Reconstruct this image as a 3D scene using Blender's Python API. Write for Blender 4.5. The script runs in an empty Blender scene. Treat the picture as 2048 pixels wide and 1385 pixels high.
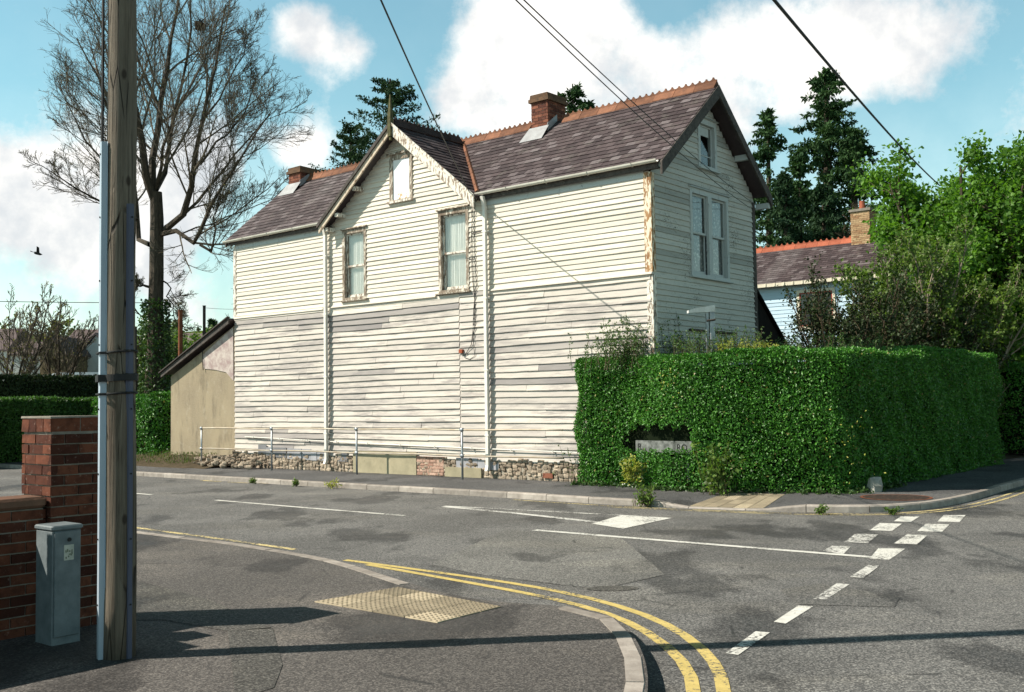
import bpy, math, random
import numpy as np
from mathutils import Matrix, Vector, geometry
random.seed(7); rng = np.random.default_rng(7)
SC = bpy.context.scene
COL = SC.collection
R_ = math.radians

# ---------------------------------------------------------------- camera
FPX = 2080.0; PITCH = R_(3.136); ROLL = R_(0.878); EYE = 1.70
CAMR = Matrix.Rotation(math.pi/2+PITCH, 3, 'X') @ Matrix.Rotation(-ROLL, 3, 'Z')
cd = bpy.data.cameras.new('camera'); cam = bpy.data.objects.new('camera', cd); COL.objects.link(cam)
cam.matrix_world = Matrix.Translation((0, 0, EYE)) @ CAMR.to_4x4()
cd.sensor_width = 36; cd.lens = FPX/2048*36; cd.clip_start = .05; cd.clip_end = 3000
SC.camera = cam

# ---------------------------------------------------------------- sun, sky, exposure
SUN_EL = 42.0; SH = Vector((.993, .115, 0)).normalized()          # direction the shadows fall
sunv = Vector((-SH.x*math.cos(R_(SUN_EL)), -SH.y*math.cos(R_(SUN_EL)), math.sin(R_(SUN_EL))))
sd = bpy.data.lights.new('sun', 'SUN'); sd.energy = 5.0; sd.angle = R_(.5); sd.color = (1, .925, .81)
so = bpy.data.objects.new('sun', sd); COL.objects.link(so)
so.rotation_euler = sunv.to_track_quat('Z', 'Y').to_euler(); so.location = (-20, -5, 30)
SC.view_settings.view_transform = 'Standard'; SC.view_settings.look = 'None'
SC.view_settings.exposure = 0.6; SC.view_settings.gamma = 1
SC.view_settings.use_curve_mapping = False
W = bpy.data.worlds.new("World"); SC.world = W; W.use_nodes = True

def pdir(px, py):
    return (CAMR @ Vector(((px-1024)/FPX, -(py-692.5)/FPX, -1))).normalized()

def build_world():
    nt = W.node_tree; N = nt.nodes; L = nt.links
    for n in list(N): N.remove(n)
    out = N.new('ShaderNodeOutputWorld'); bg = N.new('ShaderNodeBackground')
    sky = N.new('ShaderNodeTexSky'); sky.sky_type = 'NISHITA'; sky.sun_disc = False
    sky.sun_elevation = R_(SUN_EL)
    sky.sun_rotation = math.atan2(sunv.x, sunv.y)
    sky.air_density = 1.0; sky.dust_density = .6; sky.ozone_density = 1.0
    hs = N.new('ShaderNodeMix'); hs.data_type = 'RGBA'; hs.blend_type = 'MULTIPLY'; hs.inputs[0].default_value = 1
    hs.inputs[7].default_value = (1.0, 1.42, 1.14, 1)
    L.new(sky.outputs[0], hs.inputs[6])
    tc = N.new('ShaderNodeTexCoord')
    def math_(op, a, b=None, c=None, clamp=False):
        m = N.new('ShaderNodeMath'); m.operation = op; m.use_clamp = clamp
        for i, v in enumerate((a, b, c)):
            if v is None: continue
            if isinstance(v, (int, float)): m.inputs[i].default_value = v
            else: L.new(v, m.inputs[i])
        return m.outputs[0]
    # distorted direction for ragged cloud edges
    n1 = N.new('ShaderNodeTexNoise'); n1.inputs['Scale'].default_value = 5.5; n1.inputs['Detail'].default_value = 9
    n1.inputs['Roughness'].default_value = .68
    L.new(tc.outputs['Generated'], n1.inputs['Vector'])
    n2 = N.new('ShaderNodeTexNoise'); n2.inputs['Scale'].default_value = 2.4; n2.inputs['Detail'].default_value = 5
    L.new(tc.outputs['Generated'], n2.inputs['Vector'])
    blobs = [(1020, 100, 130, 1), (1120, 110, 130, 1), (1010, 190, 120, .9), (1200, 150, 110, .8), (1330, 170, 110, .8), (1450, 150, 120, .9),
             (1560, 160, 120, .9), (1690, 110, 120, .85), (1820, 70, 110, .8), (1950, 20, 90, .5),
             (640, 90, 75, .8), (600, 50, 50, .6), (720, 110, 40, .4), (890, 240, 90, .6), (640, 300, 70, .6),
             (130, 460, 160, .95), (300, 330, 130, .6), (60, 380, 90, .5), (450, 300, 90, .6), (330, 480, 150, .7), (590, 290, 60, .6),
             (430, 640, 90, .6), (-150, 200, 260, .7), (2300, 100, 200, .6), (1150, -250, 260, .7), (1500, 330, 60, .3)]
    acc = None
    for (x, y, r, s) in blobs:
        d = pdir(x, y)
        vm = N.new('ShaderNodeVectorMath'); vm.operation = 'DISTANCE'; L.new(tc.outputs['Generated'], vm.inputs[0]); vm.inputs[1].default_value = d
        v = math_('MULTIPLY_ADD', vm.outputs['Value'], -s/(r/FPX*1.5), s)
        v = math_('MAXIMUM', v, 0.0)
        acc = v if acc is None else math_('ADD', acc, v)
    acc = math_('MINIMUM', acc, 1.0)
    # wide thin cloud over the rest of the sky
    wide = math_('MULTIPLY_ADD', n2.outputs['Fac'], 1.6, -.75)
    acc = math_('MAXIMUM', acc, math_('MULTIPLY', wide, .55))
    t = math_('MULTIPLY_ADD', n1.outputs['Fac'], 2.6, -1.62)
    t = math_('ADD', t, acc)
    mr = N.new('ShaderNodeMapRange'); mr.interpolation_type = 'SMOOTHSTEP'
    L.new(t, mr.inputs[0]); mr.inputs[1].default_value = -.12; mr.inputs[2].default_value = .62
    dens = math_('MULTIPLY', mr.outputs[0], .97)
    # low white haze near horizon
    sx = N.new('ShaderNodeSeparateXYZ'); L.new(tc.outputs['Generated'], sx.inputs[0])
    hz = N.new('ShaderNodeMapRange'); L.new(sx.outputs[2], hz.inputs[0]); hz.inputs[1].default_value = .0; hz.inputs[2].default_value = .28
    hz.inputs[3].default_value = .62; hz.inputs[4].default_value = .06
    fac = math_('MAXIMUM', dens, hz.outputs[0])
    shade = N.new('ShaderNodeMix'); shade.data_type = 'RGBA'
    n3 = N.new('ShaderNodeTexNoise'); n3.inputs['Scale'].default_value = 9; n3.inputs['Detail'].default_value = 8; n3.inputs['Roughness'].default_value = .6
    mp3 = N.new('ShaderNodeMapping'); mp3.inputs['Location'].default_value = (.03, .02, -.05); L.new(tc.outputs['Generated'], mp3.inputs[0]); L.new(mp3.outputs[0], n3.inputs['Vector'])
    sr_ = N.new('ShaderNodeMapRange'); sr_.interpolation_type = 'SMOOTHSTEP'; L.new(n3.outputs['Fac'], sr_.inputs[0]); sr_.inputs[1].default_value = .34; sr_.inputs[2].default_value = .60
    L.new(sr_.outputs[0], shade.inputs[0]); shade.inputs[6].default_value = (5.2, 5.4, 5.6, 1); shade.inputs[7].default_value = (8.4, 8.1, 7.7, 1)
    mx = N.new('ShaderNodeMix'); mx.data_type = 'RGBA'; L.new(fac, mx.inputs[0]); L.new(hs.outputs[2], mx.inputs[6]); L.new(shade.outputs[2], mx.inputs[7])
    zf = N.new('ShaderNodeMapRange'); zf.interpolation_type = 'SMOOTHSTEP'; L.new(sx.outputs[2], zf.inputs[0]); zf.inputs[1].default_value = .38; zf.inputs[2].default_value = .70
    zf.inputs[3].default_value = 1.22; zf.inputs[4].default_value = .16
    gm = N.new('ShaderNodeVectorMath'); gm.operation = 'SCALE'; L.new(mx.outputs[2], gm.inputs[0]); L.new(zf.outputs[0], gm.inputs['Scale'])
    L.new(gm.outputs[0], bg.inputs[0]); bg.inputs[1].default_value = .080
    L.new(bg.outputs[0], out.inputs[0])
build_world()

# ---------------------------------------------------------------- measuring helpers (photo pixel -> point on a real plane)
EYEV = Vector((0, 0, EYE))
TH = R_(-39.62)
EX = Vector((math.cos(TH), math.sin(TH), 0)); EY = Vector((-math.sin(TH), math.cos(TH), 0))
CN = Vector((2.703, 19.811, 0))
def G(px, py, z=.1):
    d = pdir(px, py); t = (z-EYE)/d.z; return EYEV+d*t
def hit(px, py, p0, n):
    d = pdir(px, py); return EYEV+d*((p0-EYEV).dot(n)/d.dot(n))
def loc(p): q = p-CN; return Vector((q.dot(EX), q.dot(EY), p.z))
def F(px, py, y=0): return loc(hit(px, py, CN+EY*y, EY))
def S(px, py, x=0): return loc(hit(px, py, CN+EX*x, EX))
def at(px, py, Y):
    d = pdir(px, py); return EYEV+d*(Y/d.y)
def HL(x, y, z=0): return CN+EX*x+EY*y+Vector((0, 0, z))      # house frame -> world

# ---------------------------------------------------------------- mesh builder
class MB:
    def __init__(s): s.v = []; s.f = []; s.r = []; s.m = []; s.n = 0; s.batches = []
    def add(s, vs, fs, r=None, m=0):
        if r is None: r = random.random()
        o = s.n; s.v.extend([tuple(v) for v in vs]); s.n += len(vs)
        for f in fs: s.f.append([i+o for i in f]); s.r.append(r); s.m.append(m)
    def box(s, x0, x1, y0, y1, z0, z1, r=None, m=0, M=None, jit=0):
        vs = [(x0,y0,z0),(x1,y0,z0),(x1,y1,z0),(x0,y1,z0),(x0,y0,z1),(x1,y0,z1),(x1,y1,z1),(x0,y1,z1)]
        if jit: vs = [tuple(c+random.uniform(-jit, jit) for c in v) for v in vs]
        if M is not None: vs = [M @ Vector(v) for v in vs]
        s.add(vs, [(0,3,2,1),(4,5,6,7),(0,1,5,4),(1,2,6,5),(2,3,7,6),(3,0,4,7)], r, m)
    def bbox(s, x0, x1, y0, y1, z0, z1, b=.01, r=None, m=0, M=None):
        # box with chamfered vertical and horizontal edges
        xs = [(x0+b, y0), (x1-b, y0), (x1, y0+b), (x1, y1-b), (x1-b, y1), (x0+b, y1), (x0, y1-b), (x0, y0+b)]
        cx, cy = (x0+x1)/2, (y0+y1)/2
        def ins(p): return (p[0]+(b if p[0] < cx else -b), p[1]+(b if p[1] < cy else -b))
        vs = [(*ins(p), z0) for p in xs]+[(*p, z0+b) for p in xs]+[(*p, z1-b) for p in xs]+[(*ins(p), z1) for p in xs]
        fs = [tuple(range(7, -1, -1)), tuple(range(24, 32))]
        for k in range(3):
            for i in range(8):
                j = (i+1) % 8; fs.append((k*8+i, k*8+j, k*8+8+j, k*8+8+i))
        if M is not None: vs = [M @ Vector(v) for v in vs]
        s.add(vs, fs, r, m)
    def prism(s, poly, off, r=None, m=0):
        n = len(poly); off = Vector(off); a = [Vector(p) for p in poly]; b = [p+off for p in a]
        fs = [tuple(range(n-1, -1, -1)), tuple(range(n, 2*n))]+[(i, (i+1) % n, n+(i+1) % n, n+i) for i in range(n)]
        s.add(a+b, fs, r, m)
    def quad(s, *p, r=None, m=0): s.add(p, [tuple(range(len(p)))], r, m)
    def tube(s, pts, rad, n=8, r=None, m=0, cap=True):
        pts = [Vector(p) for p in pts]; k = len(pts)
        if isinstance(rad, (int, float)): rad = [rad]*k
        vs = []; u = None
        for i, p in enumerate(pts):
            t = (pts[min(i+1, k-1)]-pts[max(i-1, 0)]).normalized()
            if u is None: u = t.orthogonal().normalized()
            u = (u-t*u.dot(t)).normalized(); w = t.cross(u)
            for j in range(n):
                a = 2*math.pi*j/n; vs.append(p+(u*math.cos(a)+w*math.sin(a))*rad[i])
        fs = [(i*n+j, i*n+(j+1) % n, (i+1)*n+(j+1) % n, (i+1)*n+j) for i in range(k-1) for j in range(n)]
        if cap: fs += [tuple(range(n-1, -1, -1)), tuple((k-1)*n+j for j in range(n))]
        s.add(vs, fs, r, m)
    def poly(s, pts2, z, thick=0, r=.5, m=0):
        tri = geometry.tessellate_polygon([[Vector((p[0], p[1], 0)) for p in pts2]])
        vs = [(p[0], p[1], z) for p in pts2]; fs = []
        for t in tri:
            a, b, c = [Vector(vs[i]) for i in t]
            fs.append(tuple(t) if (b-a).cross(c-a).z > 0 else tuple(reversed(t)))
        n = len(vs)
        if thick:
            vs += [(p[0], p[1], z-thick) for p in pts2]
            fs += [(i, (i+1) % n, n+(i+1) % n, n+i) for i in range(n)]
        s.add(vs, fs, r, m)
    def rock(s, c, sx, sy, sz, r=None, m=0, M=None):
        vs = []; n1, n2 = 7, 4
        ph = [random.uniform(.75, 1.2) for _ in range(40)]
        for i in range(n2+1):
            t = math.pi*i/n2
            for j in range(n1):
                a = 2*math.pi*j/n1; k = ph[(i*n1+j) % 40] if 0 < i < n2 else .95
                e = .7
                cx = math.copysign(abs(math.sin(t)*math.cos(a))**e, math.cos(a)); cy = math.copysign(abs(math.sin(t)*math.sin(a))**e, math.sin(a))
                cz = math.copysign(abs(math.cos(t))**e, math.cos(t))
                vs.append(Vector((c[0]+cx*sx*k, c[1]+cy*sy*k, c[2]+cz*sz*k)))
        if M is not None: vs = [M @ v for v in vs]
        s.add(vs, [(i*n1+j, i*n1+(j+1) % n1, (i+1)*n1+(j+1) % n1, (i+1)*n1+j) for i in range(n2) for j in range(n1)], r, m)
    # numpy batches: V (N,k,3) quads/tubes
    def batch(s, V, Fl, r, m=0):           # V (M,3), Fl (K,q), r (K,)
        s.batches.append((np.asarray(V, dtype=np.float32), np.asarray(Fl, dtype=np.int32), np.asarray(r, dtype=np.float32), m))
    def leaves(s, P, size, r, aspect=.55, nrm=None, nj=1.0, m=0, droop=None):
        n = len(P)
        d = rng.normal(size=(n, 3))
        if droop is not None: d = d*droop[1]+np.array(droop[0])
        d /= np.linalg.norm(d, axis=1, keepdims=True)
        if nrm is None: q = rng.normal(size=(n, 3))
        else: q = nrm+rng.normal(size=(n, 3))*nj
        w = np.cross(d, q); w /= (np.linalg.norm(w, axis=1, keepdims=True)+1e-9)
        if np.ndim(size) == 0: size = size*rng.uniform(.6, 1.3, n)
        L = size[:, None]; A = aspect*L*.5
        nn = np.cross(w, d)
        V = np.stack([P, P+d*L*.5+w*A+nn*L*.08, P+d*L, P+d*L*.5-w*A+nn*L*.08], 1).reshape(-1, 3)
        s.batch(V, np.arange(4*n).reshape(n, 4), r, m)
    def tubes(s, P, Rr, sides=3, r=None, m=0):   # P (n,k,3) R (n,k)
        n, k, _ = P.shape
        T = np.gradient(P, axis=1); T /= (np.linalg.norm(T, axis=2, keepdims=True)+1e-9)
        up = np.tile(np.array([.31, .17, .93]), (n, k, 1)); U = np.cross(T, up)
        U /= (np.linalg.norm(U, axis=2, keepdims=True)+1e-9); Wv = np.cross(T, U)
        a = np.arange(sides)*2*np.pi/sides
        V = P[:, :, None, :]+(U[:, :, None, :]*np.cos(a)[None, None, :, None]+Wv[:, :, None, :]*np.sin(a)[None, None, :, None])*Rr[:, :, None, None]
        idx = np.arange(n*k*sides).reshape(n, k, sides)
        i0 = idx[:, :-1, :]; i1 = idx[:, 1:, :]
        Fq = np.stack([i0, np.roll(i0, -1, 2), np.roll(i1, -1, 2), i1], -1).reshape(-1, 4)
        rr = np.full(len(Fq), .5) if r is None else np.repeat(r, (k-1)*sides)
        s.batch(V.reshape(-1, 3), Fq, rr, m)
    def build(s, name, mats, parent=None, smooth=False, loc=None):
        me = bpy.data.meshes.new(name)
        if not isinstance(mats, (list, tuple)): mats = [mats]
        for m in mats: me.materials.append(m)
        V = [np.array(s.v, dtype=np.float32).reshape(-1, 3)]; base = s.n
        loops = [np.array([i for f in s.f for i in f], dtype=np.int32)]; cnt = [np.array([len(f) for f in s.f], dtype=np.int32)]
        rr = [np.array(s.r, dtype=np.float32)]; mm = [np.array(s.m, dtype=np.int32)]
        for (v, f, r, m) in s.batches:
            V.append(v); loops.append((f+base).ravel()); cnt.append(np.full(len(f), f.shape[1], dtype=np.int32)); rr.append(r)
            mm.append(np.full(len(f), m, dtype=np.int32)); base += len(v)
        V = np.concatenate(V); loops = np.concatenate(loops); cnt = np.concatenate(cnt); rr = np.concatenate(rr); mm = np.concatenate(mm)
        if loc is not None: V = V-np.array(loc, dtype=np.float32)
        me.vertices.add(len(V)); me.vertices.foreach_set('co', V.ravel())
        me.loops.add(len(loops)); me.loops.foreach_set('vertex_index', loops.astype(np.int32))
        me.polygons.add(len(cnt)); st = np.concatenate([[0], np.cumsum(cnt)[:-1]]).astype(np.int32)
        me.polygons.foreach_set('loop_start', st); me.polygons.foreach_set('loop_total', cnt)
        me.polygons.foreach_set('material_index', mm)
        me.polygons.foreach_set('use_smooth', np.full(len(cnt), bool(smooth)))
        at_ = me.attributes.new('rnd', 'FLOAT', 'FACE'); at_.data.foreach_set('value', rr)
        me.update(calc_edges=True); me.validate()
        o = bpy.data.objects.new(name, me); COL.objects.link(o)
        if parent: o.parent = parent
        if loc is not None: o.location = loc
        return o

def each(mb, name, m, parent):
    """every piece added to mb becomes an object of its own"""
    out = []; fi = 0; seen = {}
    par = list(range(mb.n))
    def find(i):
        while par[i] != i: par[i] = par[par[i]]; i = par[i]
        return i
    for f in mb.f:
        for i in f[1:]: par[find(i)] = find(f[0])
    groups = {}
    for k, f in enumerate(mb.f): groups.setdefault(find(f[0]), []).append(k)
    for root, ks in groups.items():
        vs = sorted({i for k in ks for i in mb.f[k]}); mp = {v: i for i, v in enumerate(vs)}
        nb = MB(); nb.add([mb.v[v] for v in vs], [[mp[i] for i in mb.f[k]] for k in ks], mb.r[ks[0]], mb.m[ks[0]]); out.append(nb.build(name, m, parent))
    return out
def tag(o, label=None, cat=None, group=None, kind=None):
    if label: o['label'] = label
    if cat: o['category'] = cat
    if group: o['group'] = group
    if kind: o['kind'] = kind
    return o
def thing(name, label, cat, loc=(0,0,0), rz=0, group=None):
    o = bpy.data.objects.new(name, None); COL.objects.link(o); o.location = loc; o.rotation_euler = (0, 0, rz)
    o.empty_display_size = .3
    return tag(o, label, cat, group)

# ---------------------------------------------------------------- materials
class NT:
    def __init__(s, name):
        s.m = bpy.data.materials.new(name); s.m.use_nodes = True; s.nt = s.m.node_tree; s.N = s.nt.nodes; s.L = s.nt.links
        s.b = s.N['Principled BSDF']; s.out = s.N['Material Output']
        s.tc = s.N.new('ShaderNodeTexCoord')
    def co(s, sc=(1,1,1), loc=(0,0,0)):
        mp = s.N.new('ShaderNodeMapping'); mp.inputs['Scale'].default_value = sc; mp.inputs['Location'].default_value = loc
        s.L.new(s.tc.outputs['Object'], mp.inputs[0]); return mp.outputs[0]
    def noise(s, scale=5, detail=4, rough=.5, sc=(1,1,1), loc=(0,0,0)):
        n = s.N.new('ShaderNodeTexNoise'); n.inputs['Scale'].default_value = scale; n.inputs['Detail'].default_value = detail
        n.inputs['Roughness'].default_value = rough; s.L.new(s.co(sc, loc), n.inputs['Vector']); return n.outputs['Fac']
    def vor(s, scale=5, feat='F1', sc=(1,1,1), out='Distance', rnd=1):
        n = s.N.new('ShaderNodeTexVoronoi'); n.feature = feat; n.inputs['Scale'].default_value = scale; n.inputs['Randomness'].default_value = rnd
        s.L.new(s.co(sc), n.inputs['Vector']); return n.outputs[out]
    def ramp(s, x, a, b, lo=0, hi=1, smooth=False):
        n = s.N.new('ShaderNodeMapRange'); s._in(n.inputs[0], x); n.inputs[1].default_value = a; n.inputs[2].default_value = b
        n.inputs[3].default_value = lo; n.inputs[4].default_value = hi
        if smooth: n.interpolation_type = 'SMOOTHSTEP'
        return n.outputs[0]
    def _in(s, sock, v):
        if isinstance(v, (int, float)): sock.default_value = v
        elif isinstance(v, (tuple, list)): sock.default_value = (*v, 1) if len(v) == 3 else v
        else: s.L.new(v, sock)
    def mix(s, f, a, b, mode='MIX'):
        n = s.N.new('ShaderNodeMix'); n.data_type = 'RGBA'; n.blend_type = mode; s._in(n.inputs[0], f); s._in(n.inputs[6], a); s._in(n.inputs[7], b)
        return n.outputs[2]
    def math(s, op, a, b=0.0, clamp=False):
        n = s.N.new('ShaderNodeMath'); n.operation = op; n.use_clamp = clamp; s._in(n.inputs[0], a); s._in(n.inputs[1], b); return n.outputs[0]
    def rnd(s):
        n = s.N.new('ShaderNodeAttribute'); n.attribute_name = 'rnd'; return n.outputs['Fac']
    def bump(s, h, strength=.3, dist=.01):
        n = s.N.new('ShaderNodeBump'); n.inputs['Strength'].default_value = strength; n.inputs['Distance'].default_value = dist
        s.L.new(h, n.inputs['Height']); s.L.new(n.outputs[0], s.b.inputs['Normal'])
    def fin(s, col, rough=.7, spec=.3, metal=0):
        s._in(s.b.inputs['Base Color'], col); s._in(s.b.inputs['Roughness'], rough); s.b.inputs['Specular IOR Level'].default_value = spec
        s.b.inputs['Metallic'].default_value = metal; return s.m

def simple(name, c1, c2=None, scale=6, rough=.7, spec=.3, metal=0, bump=0, sc=(1,1,1), rv=.3, bdist=.01):
    n = NT(name); c2 = c2 or tuple(x*.7 for x in c1)
    f = n.ramp(n.noise(scale, 6, .6, sc), .3, .7)
    c = n.mix(f, c1, c2)
    if rv: c = n.mix(1.0, c, n.mix(n.rnd(), (1-rv,)*3, (1+rv*.5,)*3), 'MULTIPLY')
    if bump: n.bump(n.noise(scale*4, 5, .6, sc), bump, bdist)
    return n.fin(c, rough, spec, metal)

def foliage(name, dark, light, trans=.35, rough=.45, yellow=None, spec=.35):
    n = NT(name)
    c = n.mix(n.ramp(n.rnd(), 0, 1), dark, light)
    c = n.mix(n.ramp(n.noise(.9, 3), .35, .65), n.mix(1.0, c, (.72, .78, .72), 'MULTIPLY'), c)
    if yellow: c = n.mix(n.ramp(n.rnd(), .982, .99), c, yellow)
    n.fin(c, rough, spec)
    tr = n.N.new('ShaderNodeBsdfTranslucent'); ms = n.N.new('ShaderNodeMixShader'); ms.inputs[0].default_value = trans
    n.L.new(n.mix(1.0, c, (1.3, 1.4, .6), 'MULTIPLY'), tr.inputs[0]); n.L.new(n.b.outputs[0], ms.inputs[1]); n.L.new(tr.outputs[0], ms.inputs[2]); n.L.new(ms.outputs[0], n.out.inputs[0])
    return n.m

def m_asphalt(name, base, light, patch=0.5, warm=(1,1,1), seed=0, sheen=.35):
    n = NT(name)
    agg = n.vor(95, out='Color'); sep = n.N.new('ShaderNodeSeparateColor'); n.L.new(agg, sep.inputs[0])
    a = n.math('POWER', sep.outputs[0], 2.2)
    c = n.mix(a, base, light)
    fine = n.noise(42, 3, .7)
    c = n.mix(n.ramp(fine, .35, .65), n.mix(1.0, c, (.72,)*3, 'MULTIPLY'), c)
    big = n.noise(.55, 5, .55, (1, 1, 1), (seed, seed*2, 0)); c = n.mix(n.ramp(big, .38, .62, 0, 1, True), n.mix(1.0, c, (1-patch*.5,)*3, 'MULTIPLY'), c)
    st = n.noise(.75, 6, .58, (1, .55, 1), (3+seed, 0, 0)); c = n.mix(n.ramp(st, .52, .60, 0, .9, True), c, n.mix(1.0, c, (.46, .46, .47), 'MULTIPLY'))
    st2 = n.noise(.8, 4, .6, (.5, 1.1, 1), (11+seed, 4, 0)); c = n.mix(n.ramp(st2, .50, .66, 0, .6, True), c, n.mix(1.0, c, (1.35, 1.32, 1.25), 'MULTIPLY'))
    # cracks
    ck = n.vor(.55, 'DISTANCE_TO_EDGE'); ckn = n.noise(2.2, 2)
    ckf = n.math('MULTIPLY', n.ramp(ck, .002, .010, 1, 0), n.ramp(ckn, .55, .62))
    c = n.mix(n.math('MULTIPLY', ckf, .7), c, (.02, .02, .02))
    c = n.mix(1.0, c, warm, 'MULTIPLY')
    h = n.math('ADD', n.math('MULTIPLY', sep.outputs[1], .6), fine)
    n.bump(h, .55, .006)
    return n.fin(c, n.ramp(st, .58, .68, .82, .5), sheen)

def m_paint(name, col, wear=.52, under=(.09, .088, .085)):
    n = NT(name)
    w = n.noise(26, 6, .75); w2 = n.noise(1.7, 3)
    f = n.ramp(n.math('ADD', w, n.math('MULTIPLY', n.math('SUBTRACT', w2, .5), .5)), wear, wear+.06)
    c = n.mix(n.ramp(n.noise(9, 4), .35, .7), col, tuple(x*.78 for x in col))
    c = n.mix(f, c, under); n.bump(n.noise(60, 3), .3, .004)
    return n.fin(c, .75, .2)

def m_siding(name, paint, grey, peel, peelc, streak=.55, low=True):
    n = NT(name); r = n.rnd()
    c = n.mix(n.ramp(r, 0, .9), tuple(x*.80 for x in paint), paint)
    # long horizontal weathering streaks
    s1 = n.noise(2.0, 6, .62, (.55, 1, 7)); s2 = n.noise(14, 4, .6, (.25, 1, 5))
    c = n.mix(n.ramp(s1, .50, .68, 0, streak, True), c, n.mix(.5, grey, paint))
    c = n.mix(n.ramp(s2, .55, .75, 0, .35), c, n.mix(.45, grey, (.45, .38, .28)))
    if low:
        sz = n.N.new('ShaderNodeSeparateXYZ'); n.L.new(n.tc.outputs['Object'], sz.inputs[0])
        lowf = n.ramp(sz.outputs[2], 4.15, 3.9, 0, 1); s3 = n.noise(.9, 6, .7, (.5, 1, 4), (7, 0, 3))
        c = n.mix(n.math('MULTIPLY', lowf, n.ramp(s1, .35, .62, .35, .85)), c, n.mix(n.ramp(s2, .3, .7), (.37, .335, .315), (.56, .505, .465)))
        c = n.mix(n.math('MULTIPLY', lowf, n.ramp(s3, .48, .59, 0, .85, True)), c, n.mix(n.ramp(s2, .35, .65), (.22, .20, .195), (.42, .38, .35)))
        c = n.mix(n.math('MULTIPLY', lowf, n.ramp(r, .0, .5, .45, 0)), c, (.40, .37, .34))
        rust = n.noise(5, 5, .7); c = n.mix(n.math('MULTIPLY', n.ramp(rust, .62, .72, 0, .45), n.ramp(sz.outputs[2], 4.2, 5.4)), c, (.50, .30, .13))
    # bare wood boards carry r > 1
    c = n.mix(n.ramp(r, 1.0, 1.3, 0, 1), c, n.mix(n.ramp(s2, .3, .7), grey, tuple(x*.6 for x in grey)))
    p = n.noise(20, 6, .75, (1, 1, 2.4)); pm = n.noise(1.1, 3, .5)
    pf = n.ramp(n.math('ADD', p, n.math('MULTIPLY', n.math('SUBTRACT', pm, .5), .4)), peel, peel+.03)
    c = n.mix(pf, c, peelc)
    ph = n.math('SUBTRACT', 1.0, pf)
    n.bump(n.math('ADD', ph, n.math('MULTIPLY', s2, .5)), .5, .004)
    return n.fin(c, .72, .22)

def m_slate(name):
    n = NT(name); r = n.rnd()
    c = n.mix(n.ramp(r, 0, .75), (.040, .028, .031), (.082, .060, .063))
    c = n.mix(n.ramp(r, .80, 1), c, (.155, .13, .135))
    l = n.noise(3.0, 6, .65); c = n.mix(n.ramp(l, .55, .72, 0, .55), c, (.17, .155, .14))
    d = n.noise(9, 5, .7); c = n.mix(n.ramp(d, .5, .7, 0, .6), c, (.035, .028, .028))
    pale = n.noise(.55, 2, .5, (1.6, .4, .4), (2.2, 0, 0)); c = n.mix(n.ramp(pale, .56, .66, 0, .25, True), c, (.20, .18, .18))
    n.bump(n.noise(30, 4, .7), .35, .004)
    return n.fin(c, .62, .35)

def m_brick(name, dark=(.085,.03,.022), light=(.26,.10,.062)):
    n = NT(name); r = n.rnd(); c = n.mix(r, dark, light)
    c = n.mix(n.ramp(n.noise(12, 5, .7), .45, .7, 0, .7), c, tuple(x*.5 for x in dark))
    c = n.mix(n.ramp(n.noise(30, 4, .7), .6, .75, 0, .5), c, (.4, .3, .25))
    n.bump(n.noise(55, 5, .7), .7, .005); return n.fin(c, .85, .15)

def m_wood(name, c1, c2, sc=(14, 14, 1.0), bump=.5, painted=None, pl=.5):
    n = NT(name)
    g = n.noise(2.2, 8, .68, sc); g2 = n.noise(7, 4, .6, tuple(x*1.0 for x in sc))
    c = n.mix(n.ramp(g, .35, .65), c1, c2); c = n.mix(n.ramp(g2, .56, .64, 0, .75), c, tuple(x*.35 for x in c2))
    if painted:
        p = n.noise(6, 6, .7, (3, 3, 1)); c = n.mix(n.ramp(p, pl, pl+.05), painted, c)
    n.bump(n.math('ADD', g, g2), bump, .006); return n.fin(c, .78, .25)

def m_glass():
    n = NT('window_glass')
    tr = n.N.new('ShaderNodeBsdfTransparent'); gl = n.N.new('ShaderNodeBsdfGlossy'); gl.inputs['Roughness'].default_value = .03
    fr = n.N.new('ShaderNodeLayerWeight'); fr.inputs['Blend'].default_value = .5; ms = n.N.new('ShaderNodeMixShader')
    tr.inputs[0].default_value = (.93, .94, .93, 1)
    n.L.new(n.math('ADD', n.math('MULTIPLY', n.math('POWER', fr.outputs['Facing'], 3.0), .38), .05), ms.inputs[0]); n.L.new(tr.outputs[0], ms.inputs[1]); n.L.new(gl.outputs[0], ms.inputs[2]); n.L.new(ms.outputs[0], n.out.inputs[0])
    nb = n.N.new('ShaderNodeBump'); nb.inputs['Strength'].default_value = .08; n.L.new(n.noise(3, 2), nb.inputs['Height']); n.L.new(nb.outputs[0], gl.inputs['Normal'])
    return n.m

M = {}
M['road'] = m_asphalt('road_asphalt', (.078, .077, .076), (.36, .35, .33), .55)
M['pave_far'] = m_asphalt('far_pavement_asphalt', (.062, .062, .066), (.24, .235, .23), .5, seed=4)
M['pave_near'] = m_asphalt('near_pavement_asphalt', (.066, .060, .057), (.24, .22, .20), .4, seed=9)
M['pave_patch'] = m_asphalt('patch_asphalt', (.042, .040, .037), (.20, .19, .17), .2, seed=2)
M['road_patch_dark'] = m_asphalt('dark_patched_asphalt', (.060, .060, .060), (.30, .29, .27), .4, seed=21)
M['road_light'] = m_asphalt('worn_asphalt', (.088, .086, .082), (.39, .38, .35), .5, seed=14)
M['white_line'] = m_paint('white_road_paint', (.66, .65, .60), .545)
M['white_worn'] = m_paint('worn_white_road_paint', (.62, .61, .57), .485)
M['yellow_line'] = m_paint('yellow_road_paint', (.58, .45, .16), .535)
M['yellow_worn'] = m_paint('worn_yellow_road_paint', (.66, .54, .26), .47)
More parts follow.
